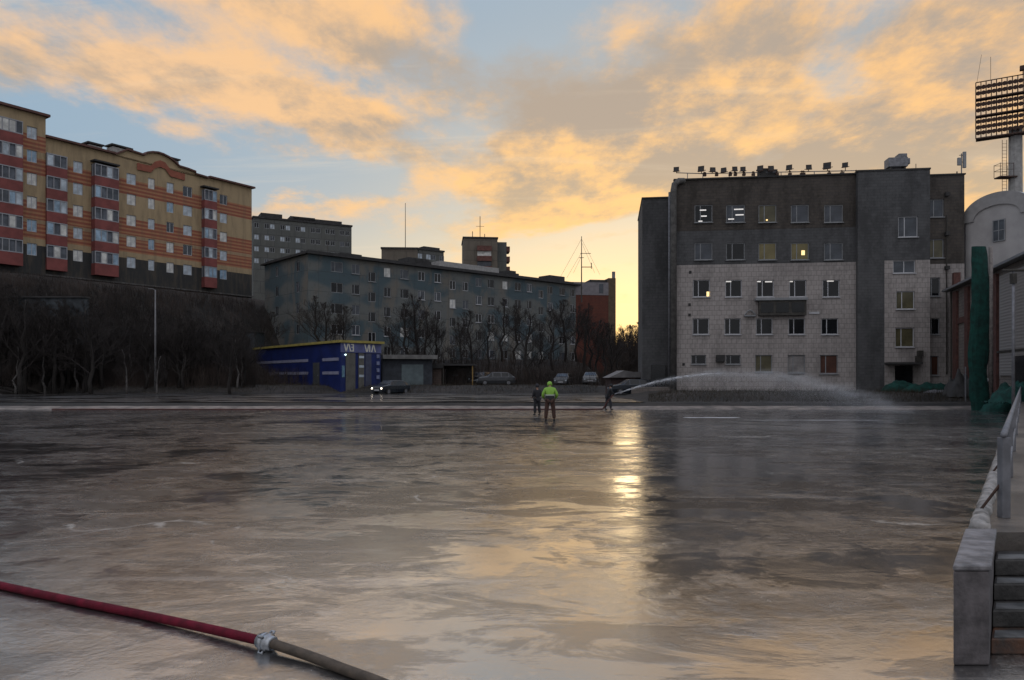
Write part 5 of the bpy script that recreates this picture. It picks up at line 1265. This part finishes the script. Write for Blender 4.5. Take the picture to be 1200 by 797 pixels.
M['paint_dark'] = mat('paint_dark', (.015, .02, .028), .25, .15); M['paint_silver'] = mat('paint_silver', (.06, .062, .068), .3, .15, metal=.3); M['paint_white'] = mat('paint_white', (.10, .10, .104), .3, .1); M['paint_red'] = mat('paint_red', (.05, .012, .012), .3, .2)
car(458, 76.2, 1.02, 'paint_dark', 'dark blue car with both headlights lit before the grey annexe', True)
car(581, 84, .15, 'paint_silver', 'grey estate car parked right of the yellow post', h=1.5)
car(564, 88, 1.2, 'paint_dark', 'dark car half hidden behind the grey estate car')
car(660, 86, 1.35, 'paint_silver', 'silver car facing the rink behind the person in the green jacket')
car(692, 85, 1.45, 'paint_white', 'pale car facing the rink left of the person spraying')
car(741, 68.5, .1, 'paint_dark', 'dark car before the small building with a pale roof', z=.45)
# ------------------------------------------------------------------ people
def skin(name, nodes, edges, m, parent, root=0, sub=1):
    me = bpy.data.meshes.new(name); me.from_pydata([n[0] for n in nodes], edges, [])
    o = bpy.data.objects.new(name, me); COL.objects.link(o)
    s = o.modifiers.new('skin', 'SKIN'); s.use_smooth_shade = True
    if not me.skin_vertices: 
        bm = bmesh.new(); bm.from_mesh(me); bm.verts.layers.skin.verify(); bm.to_mesh(me); bm.free()
    for i, n in enumerate(nodes):
        r = n[1]; me.skin_vertices[0].data[i].radius = r if isinstance(r, tuple) else (r, r); me.skin_vertices[0].data[i].use_root = (i == root)
    ss = o.modifiers.new('sub', 'SUBSURF'); ss.levels = sub; ss.render_levels = sub
    bpy.context.view_layer.update()
    dg = bpy.context.evaluated_depsgraph_get(); nm = bpy.data.meshes.new_from_object(o.evaluated_get(dg)); nm.materials.clear(); nm.materials.append(m)
    o.modifiers.clear(); old = o.data; o.data = nm; bpy.data.meshes.remove(old); o.parent = parent
    return o
M['skin'] = mat('skin', (.30, .17, .12), .6, .1)
M['black_cloth'] = mat('black_cloth', (.014, .014, .017), .85, .3, 8); M['dark_cloth'] = mat('dark_cloth', (.022, .022, .028), .85, .3, 8)
M['hivis'] = mat('hivis', (.20, .38, .045), .7, .12, 8); M['brown_cloth'] = mat('brown_cloth', (.060, .028, .020), .85, .25, 8); M['reflective'] = mat('reflective', (.45, .48, .42), .5, .1)
M['boot'] = mat('boot', (.02, .018, .016), .7, .3)
def ell(name, pts, rad, k, m, parent):
    a = MB(); a.tube(pts, rad, 14); c = pts[0]
    a.v = [(v[0], c.y + (v[1] - c.y) * k, v[2]) for v in a.v] if k != 1.0 else a.v
    return a.build(name, m, parent, sm=True)
def person(loc, rz, label, J, top, legs, hat, k=1.0, low_jacket=None, stripe=False):
    """J: joints by name, metres, figure faces -y."""
    r = empty('person', loc, rz, label, 'person'); r.scale = (k, k, k)
    V = {a: Vector(b) for a, b in J.items()}
    N = []; E = []; ix = {}
    def add(nm, p, rad, par=None):
        ix[nm] = len(N); N.append((tuple(p), rad))
        if par is not None: E.append((ix[par], ix[nm]))
    add('pel', V['pel'], (.13, .10)); add('waist', V['pel'].lerp(V['chest'], .45), (.13, .10), 'pel'); add('chest', V['chest'], (.12, .075), 'waist')
    add('neck', V['neck'], .055, 'chest'); hd = V['head'] - V['neck']; add('jaw', V['neck'] + hd * .45, (.065, .075), 'neck'); add('head', V['head'], (.078, .095), 'jaw'); add('crown', V['head'] + hd.normalized() * .09, (.055, .07), 'head')
    for s, q in (('l', -1), ('r', 1)):
        add('sh' + s, V['sh' + s] + Vector((0, 0, -.03)), .045, 'chest'); add('el' + s, V['el' + s], .045, 'sh' + s); add('wr' + s, V['wr' + s], .03, 'el' + s)
        fd = (V['wr' + s] - V['el' + s]).normalized(); side = Vector((0, 1, 0)) if abs(fd.y) < .7 else Vector((1, 0, 0)); side = (side - fd * side.dot(fd)).normalized(); pal = fd.cross(side).normalized() * q
        add('pa' + s, V['wr' + s] + fd * .06, (.036, .022), 'wr' + s)
        for i, (o_, l) in enumerate(((-.030, .070), (-.010, .080), (.010, .075), (.030, .060))):
            b = V['wr' + s] + fd * .095 + side * o_; add('f%s%da' % (s, i), b, .0095, 'pa' + s); m_ = b + fd * l * .5 - pal * .012; add('f%s%db' % (s, i), m_, .009, 'f%s%da' % (s, i)); add('f%s%dc' % (s, i), m_ + fd * l * .4 - pal * .03, .008, 'f%s%db' % (s, i))
        t = V['wr' + s] + fd * .04 - side * .035; add('t%sa' % s, t, .011, 'pa' + s); add('t%sb' % s, t + fd * .04 - side * .02 - pal * .015, .009, 't%sa' % s)
        add('hp' + s, V['hp' + s], .085, 'pel'); add('kn' + s, V['kn' + s], .055, 'hp' + s); add('an' + s, V['an' + s], .038, 'kn' + s); add('to' + s, V['an' + s] + Vector(J.get('toe', (0, -.16, -.05))), (.04, .03), 'an' + s)
    body = skin('body', N, E, M['skin'], r)
    # face: nose, ears
    hq = V['head']; fwd = Vector(J.get('face', (0, -1, 0))).normalized(); up = hd.normalized(); sd = fwd.cross(up).normalized()
    a = MB(); a.tube([hq + fwd * .085 + up * .02, hq + fwd * .115 - up * .02, hq + fwd * .09 - up * .03], [.008, .014, .010], 6)
    for s in (-1, 1): a.tube([hq + sd * s * .075 + up * .03, hq + sd * s * .092, hq + sd * s * .078 - up * .03], [.012, .018, .008], 6)
    a.build('face_features', M['skin'], r, sm=True)
    e = MB()
    for s in (-1, 1): e.tube([hq + fwd * .086 + sd * s * .03 + up * .018, hq + fwd * .094 + sd * s * .03 + up * .018], .009, 6)
    e.tube([hq + fwd * .083 - up * .055 - sd * .022, hq + fwd * .083 - up * .055 + sd * .022], .006, 5); e.build('eyes', M['roof_dark'], r)
    # clothing
    N2 = [(tuple(V['pel'] + Vector((0, 0, -.04))), (.18, .14)), (tuple(V['pel'].lerp(V['chest'], .45)), (.17, .135)), (tuple(V['chest']), (.20, .145)), (tuple(V['neck'] + (V['neck'] - V['chest']).normalized() * .01), (.085, .09))]
    E2 = [(0, 1), (1, 2), (2, 3)]; 
    for s in 'lr':
        b = len(N2); N2 += [(tuple(V['sh' + s] + Vector((0, 0, -.02))), .080), (tuple(V['el' + s]), .070), (tuple(V['wr' + s]), .055)]; E2 += [(2, b), (b, b + 1), (b + 1, b + 2)]
    jk = skin('jacket', N2, E2, top, r, 1)
    if low_jacket:
        ell('jacket_hem', [V['pel'] + Vector((0, -.02, z)) for z in (-.16, -.15, -.02, .12, .17)], [.17, .20, .205, .195, .16], .76, low_jacket, jk)
    N3 = [(tuple(V['pel']), (.15, .12))]; E3 = []
    for s in 'lr':
        b = len(N3); N3 += [(tuple(V['hp' + s]), .118), (tuple(V['kn' + s]), .092), (tuple(V['an' + s] + Vector((0, 0, .03))), .078)]; E3 += [(0, b), (b, b + 1), (b + 1, b + 2)]
    skin('trousers', N3, E3, legs, r)
    for s in 'lr':
        t = Vector(J.get('toe', (0, -.16, -.05))); skin('boot', [(tuple(V['an' + s] + Vector((0, 0, .06))), .052), (tuple(V['an' + s] + Vector((0, 0, -.025))), .055), (tuple(V['an' + s] + t * 1.1 + Vector((0, 0, .015))), (.052, .042))], [(0, 1), (1, 2)], M['boot'], r)
    ell('hat', [hq - fwd * .014 + up * z for z in (-.07, -.05, .02, .08, .125, .14)], [.085, .104, .113, .100, .06, .012], 1.0, hat, r)
    if stripe:
        a = MB(); c = V['pel'].lerp(V['chest'], .55)
        a.tube([c + Vector((0, 0, -.02)), c + Vector((0, 0, .03))], .205, 16, cap=False); 
        for v_ in range(len(a.v)): x, y, z = a.v[v_]; a.v[v_] = (x, c.y + (y - c.y) * .78, z)
        a.build('reflective_band', M['reflective'], jk)
    return r
stand = dict(pel=(0, 0, .93), chest=(0, .0, 1.30), neck=(0, 0, 1.50), head=(0, -.01, 1.64), shl=(-.19, 0, 1.42), elt=(0, 0, 0), shr=(.19, 0, 1.42), ell=(-.26, .02, 1.14), elr=(.26, .02, 1.14), wrl=(-.27, -.06, .90), wrr=(.27, -.06, .90),
             hpl=(-.10, 0, .88), hpr=(.10, 0, .88), knl=(-.13, -.02, .48), knr=(.13, -.02, .48), anl=(-.16, .02, .08), anr=(.16, .02, .08))
def people():
    q = gp(629.5, 486.8); person(q, math.pi + .5, 'person in black clothes and dark cap standing with feet apart', dict(stand, wrl=(-.16, -.22, 1.05), wrr=(.16, -.22, 1.05)), M['black_cloth'], M['black_cloth'], M['dark_cloth'], .98)
    q = gp(644.5, 494.2)
    J = dict(stand, chest=(0, -.09, 1.27), neck=(0, -.17, 1.45), head=(0, -.25, 1.56), shl=(-.20, -.10, 1.38), shr=(.20, -.10, 1.38), ell=(-.31, -.02, 1.12), elr=(.31, -.02, 1.12), wrl=(-.24, -.18, .97), wrr=(.24, -.18, .97), anl=(-.18, .02, .08), anr=(.18, .02, .08), knl=(-.15, -.01, .48), knr=(.15, -.01, .48), face=(0, -1, -.4))
    person(q, math.pi, 'person in a bright yellow green jacket and brown trousers seen from behind', J, M['hivis'], M['brown_cloth'], M['hivis'], 1.12, low_jacket=M['black_cloth'], stripe=True)
    q = gp(712.5, 480.5)
    J = dict(pel=(0, 0, .90), chest=(-.02, -.10, 1.26), neck=(-.02, -.15, 1.45), head=(-.02, -.22, 1.58), shl=(-.19, -.12, 1.37), shr=(.17, -.12, 1.37), ell=(-.25, -.20, 1.12), elr=(.22, -.22, 1.10), wrl=(-.10, -.42, 1.05), wrr=(.12, -.30, .98),
             hpl=(-.10, 0, .86), hpr=(.10, 0, .86), knl=(-.12, -.14, .47), knr=(.13, .06, .47), anl=(-.13, -.14, .08), anr=(.14, .16, .08))
    person(q, math.pi / 2 + .2, 'person in dark clothes holding the hose nozzle that sprays water', J, M['black_cloth'], M['dark_cloth'], M['black_cloth'], .98)
    # nozzle
    a = MB(); p0 = Vector((6.58, 47.42, 1.02)); d = Vector((.93, -.1, .28)).normalized(); a.tube([p0 - d * .25, p0, p0 + d * .3], [.05, .05, .03], 8)
    tag(a.build('hose_nozzle', M['galv'], sm=True), 'metal hose nozzle held by the person spraying', 'nozzle')
people()

# ------------------------------------------------------------------ water spray
def spray():
    start = Vector((6.86, 47.38, 1.10)); rnd = random.Random(13)
    def cen(t):      # t 0..1 along the flight
        x = start.x + 15.4 * t; y = start.y - 5.5 * t; z = 1.10 + 5.2 * t * (1 - t) * (1.12 - .12 * t) - 1.05 * t ** 2.2 + .1 * t
        return Vector((x, y, z))
    root = empty('water_spray', start, 0); root.location = (0, 0, 0); tag(root, 'pale arc of water and mist sprayed across the ice', 'water spray', kind='stuff')
    m, nt, b = new_mat('jet_water'); tc = nn(nt, 'ShaderNodeTexCoord').outputs['Object']
    b.inputs['Base Color'].default_value = (.72, .73, .76, 1); b.inputs['Roughness'].default_value = .5
    nt.links.new(mth(nt, 'MULTIPLY', smooth(nt, noise(nt, tc, 3.2, 6, .7), .34, .66), .6), b.inputs['Alpha'])
    a = MB(); pts = [cen(i / 60) for i in range(24)]
    a.tube(pts, [.026 + .036 * math.sin(math.pi * (i / 23) ** .8) for i in range(23)] + [.006], 8); a.build('jet', m, root, sm=True)
    # droplets
    a = MB()
    def drop(p, s):
        x, y, z = p
        if z < .02: return
        a.add([(x - s, y, z), (x + s, y, z), (x, y, z + s * 1.4), (x, y + s, z - s * .6)], [(0, 1, 2), (0, 3, 1), (1, 3, 2), (2, 3, 0)])
    for i in range(15000):
        t = rnd.random() ** .8; c = cen(t); w = .03 + .45 * t
        fall = abs(rnd.gauss(0, 1)) * (t ** 1.2) * 1.2
        p = c + Vector((rnd.gauss(0, w * .5), rnd.gauss(0, w * .7), rnd.gauss(0, w * .33) - fall)); drop(p, rnd.uniform(.003, .007))
    a.build('droplets', mat('droplet', (.75, .76, .80), .3, .05), root)
    # mist volume: a soft curtain under and behind the arc
    m = bpy.data.materials.new('mist'); m.use_nodes = True; nt = m.node_tree; nt.nodes.clear(); out = nn(nt, 'ShaderNodeOutputMaterial'); pv = nn(nt, 'ShaderNodeVolumePrincipled')
    pv.inputs['Color'].default_value = (.92, .93, .96, 1); pv.inputs['Anisotropy'].default_value = .0
    tc = nn(nt, 'ShaderNodeTexCoord').outputs['Object']; sep = nn(nt, 'ShaderNodeSeparateXYZ'); nt.links.new(tc, sep.inputs[0])
    # flight parameter and height of the arc at this place
    t = mth(nt, 'DIVIDE', mth(nt, 'SUBTRACT', sep.outputs[0], start.x), 15.4, clamp=False)
    tcl = mth(nt, 'MINIMUM', mth(nt, 'MAXIMUM', t, 0.0), 1.15)
    zc = mth(nt, 'ADD', 1.10, mth(nt, 'SUBTRACT', mth(nt, 'MULTIPLY', mth(nt, 'MULTIPLY', tcl, mth(nt, 'SUBTRACT', 1, tcl)), mth(nt, 'MULTIPLY', 5.2, mth(nt, 'SUBTRACT', 1.12, mth(nt, 'MULTIPLY', .12, tcl)))), mth(nt, 'SUBTRACT', mth(nt, 'MULTIPLY', mth(nt, 'POWER', tcl, 2.2), 1.05), mth(nt, 'MULTIPLY', tcl, .1))))
    n = noise(nt, mapping(nt, tc, (.7, .7, 1.8)), 1.3, 7, .66, .8)
    dz = mth(nt, 'SUBTRACT', sep.outputs[2], mth(nt, 'ADD', zc, mth(nt, 'MULTIPLY', mth(nt, 'SUBTRACT', n, .5), mth(nt, 'MULTIPLY', tcl, 1.6))))
    yc = mth(nt, 'SUBTRACT', start.y, mth(nt, 'MULTIPLY', tcl, 5.5)); dy = mth(nt, 'SUBTRACT', sep.outputs[1], yc)
    wy = mth(nt, 'ADD', .12, mth(nt, 'MULTIPLY', tcl, .9))
    gy = mth(nt, 'EXPONENT', mth(nt, 'MULTIPLY', mth(nt, 'POWER', mth(nt, 'DIVIDE', dy, wy), 2), -1))
    wz = mth(nt, 'ADD', .05, mth(nt, 'MULTIPLY', tcl, .34))
    core = mth(nt, 'EXPONENT', mth(nt, 'MULTIPLY', mth(nt, 'POWER', mth(nt, 'ABSOLUTE', mth(nt, 'DIVIDE', dz, wz)), 2), -1))
    curtain = mth(nt, 'MULTIPLY', smooth(nt, dz, .05, -.3), mth(nt, 'MULTIPLY', mth(nt, 'EXPONENT', mth(nt, 'MULTIPLY', dz, .7)), mth(nt, 'MULTIPLY', tcl, .42)))
    n2 = smooth(nt, n, .30, .72)
    den = mth(nt, 'MULTIPLY', mth(nt, 'ADD', mth(nt, 'MULTIPLY', core, mth(nt, 'SUBTRACT', .85, mth(nt, 'MULTIPLY', tcl, .55))), mth(nt, 'MINIMUM', curtain, 1)), mth(nt, 'MULTIPLY', gy, mth(nt, 'ADD', .10, mth(nt, 'MULTIPLY', n2, 1.4))))
    fade = mth(nt, 'MULTIPLY', smooth(nt, t, 1.14, .80), smooth(nt, t, .02, .15)); den = mth(nt, 'MULTIPLY', den, fade)
    nt.links.new(mth(nt, 'MULTIPLY', den, .58), pv.inputs['Density']); nt.links.new(pv.outputs[0], out.inputs['Volume'])
    a = MB(); c = [(7.2, 46.2), (24.5, 37.5), (25.5, 41.5), (8.0, 48.0)]
    a.prism(c, .03, 3.6); a.build('mist', m, root)
spray()

# ------------------------------------------------------------------ camera and render settings
cam = bpy.data.cameras.new('camera'); co = link('camera', cam); sc.camera = co
co.location = (0, 0, EYE); co.rotation_euler = (R(90), 0, 0)
cam.sensor_width = 36; cam.sensor_fit = 'HORIZONTAL'; cam.lens = F / 1200 * 36; cam.shift_y = (HY - 398.5) / 1200
cam.clip_start = .1; cam.clip_end = 6000
sc.render.engine = 'CYCLES'
sc.view_settings.view_transform = 'Standard'; sc.view_settings.look = 'None'; sc.view_settings.gamma = 1; sc.view_settings.exposure = 0.2
sc.view_settings.use_curve_mapping = False
cy = sc.cycles; cy.use_denoising = True
try: cy.denoiser = 'OPENIMAGEDENOISE'
except Exception: pass
cy.max_bounces = 5; cy.diffuse_bounces = 2; cy.glossy_bounces = 3; cy.transparent_max_bounces = 12; cy.volume_bounces = 1
cy.volume_step_rate = 1.0; cy.volume_max_steps = 256
cy.caustics_reflective = False; cy.caustics_refractive = False; cy.sample_clamp_indirect = 4
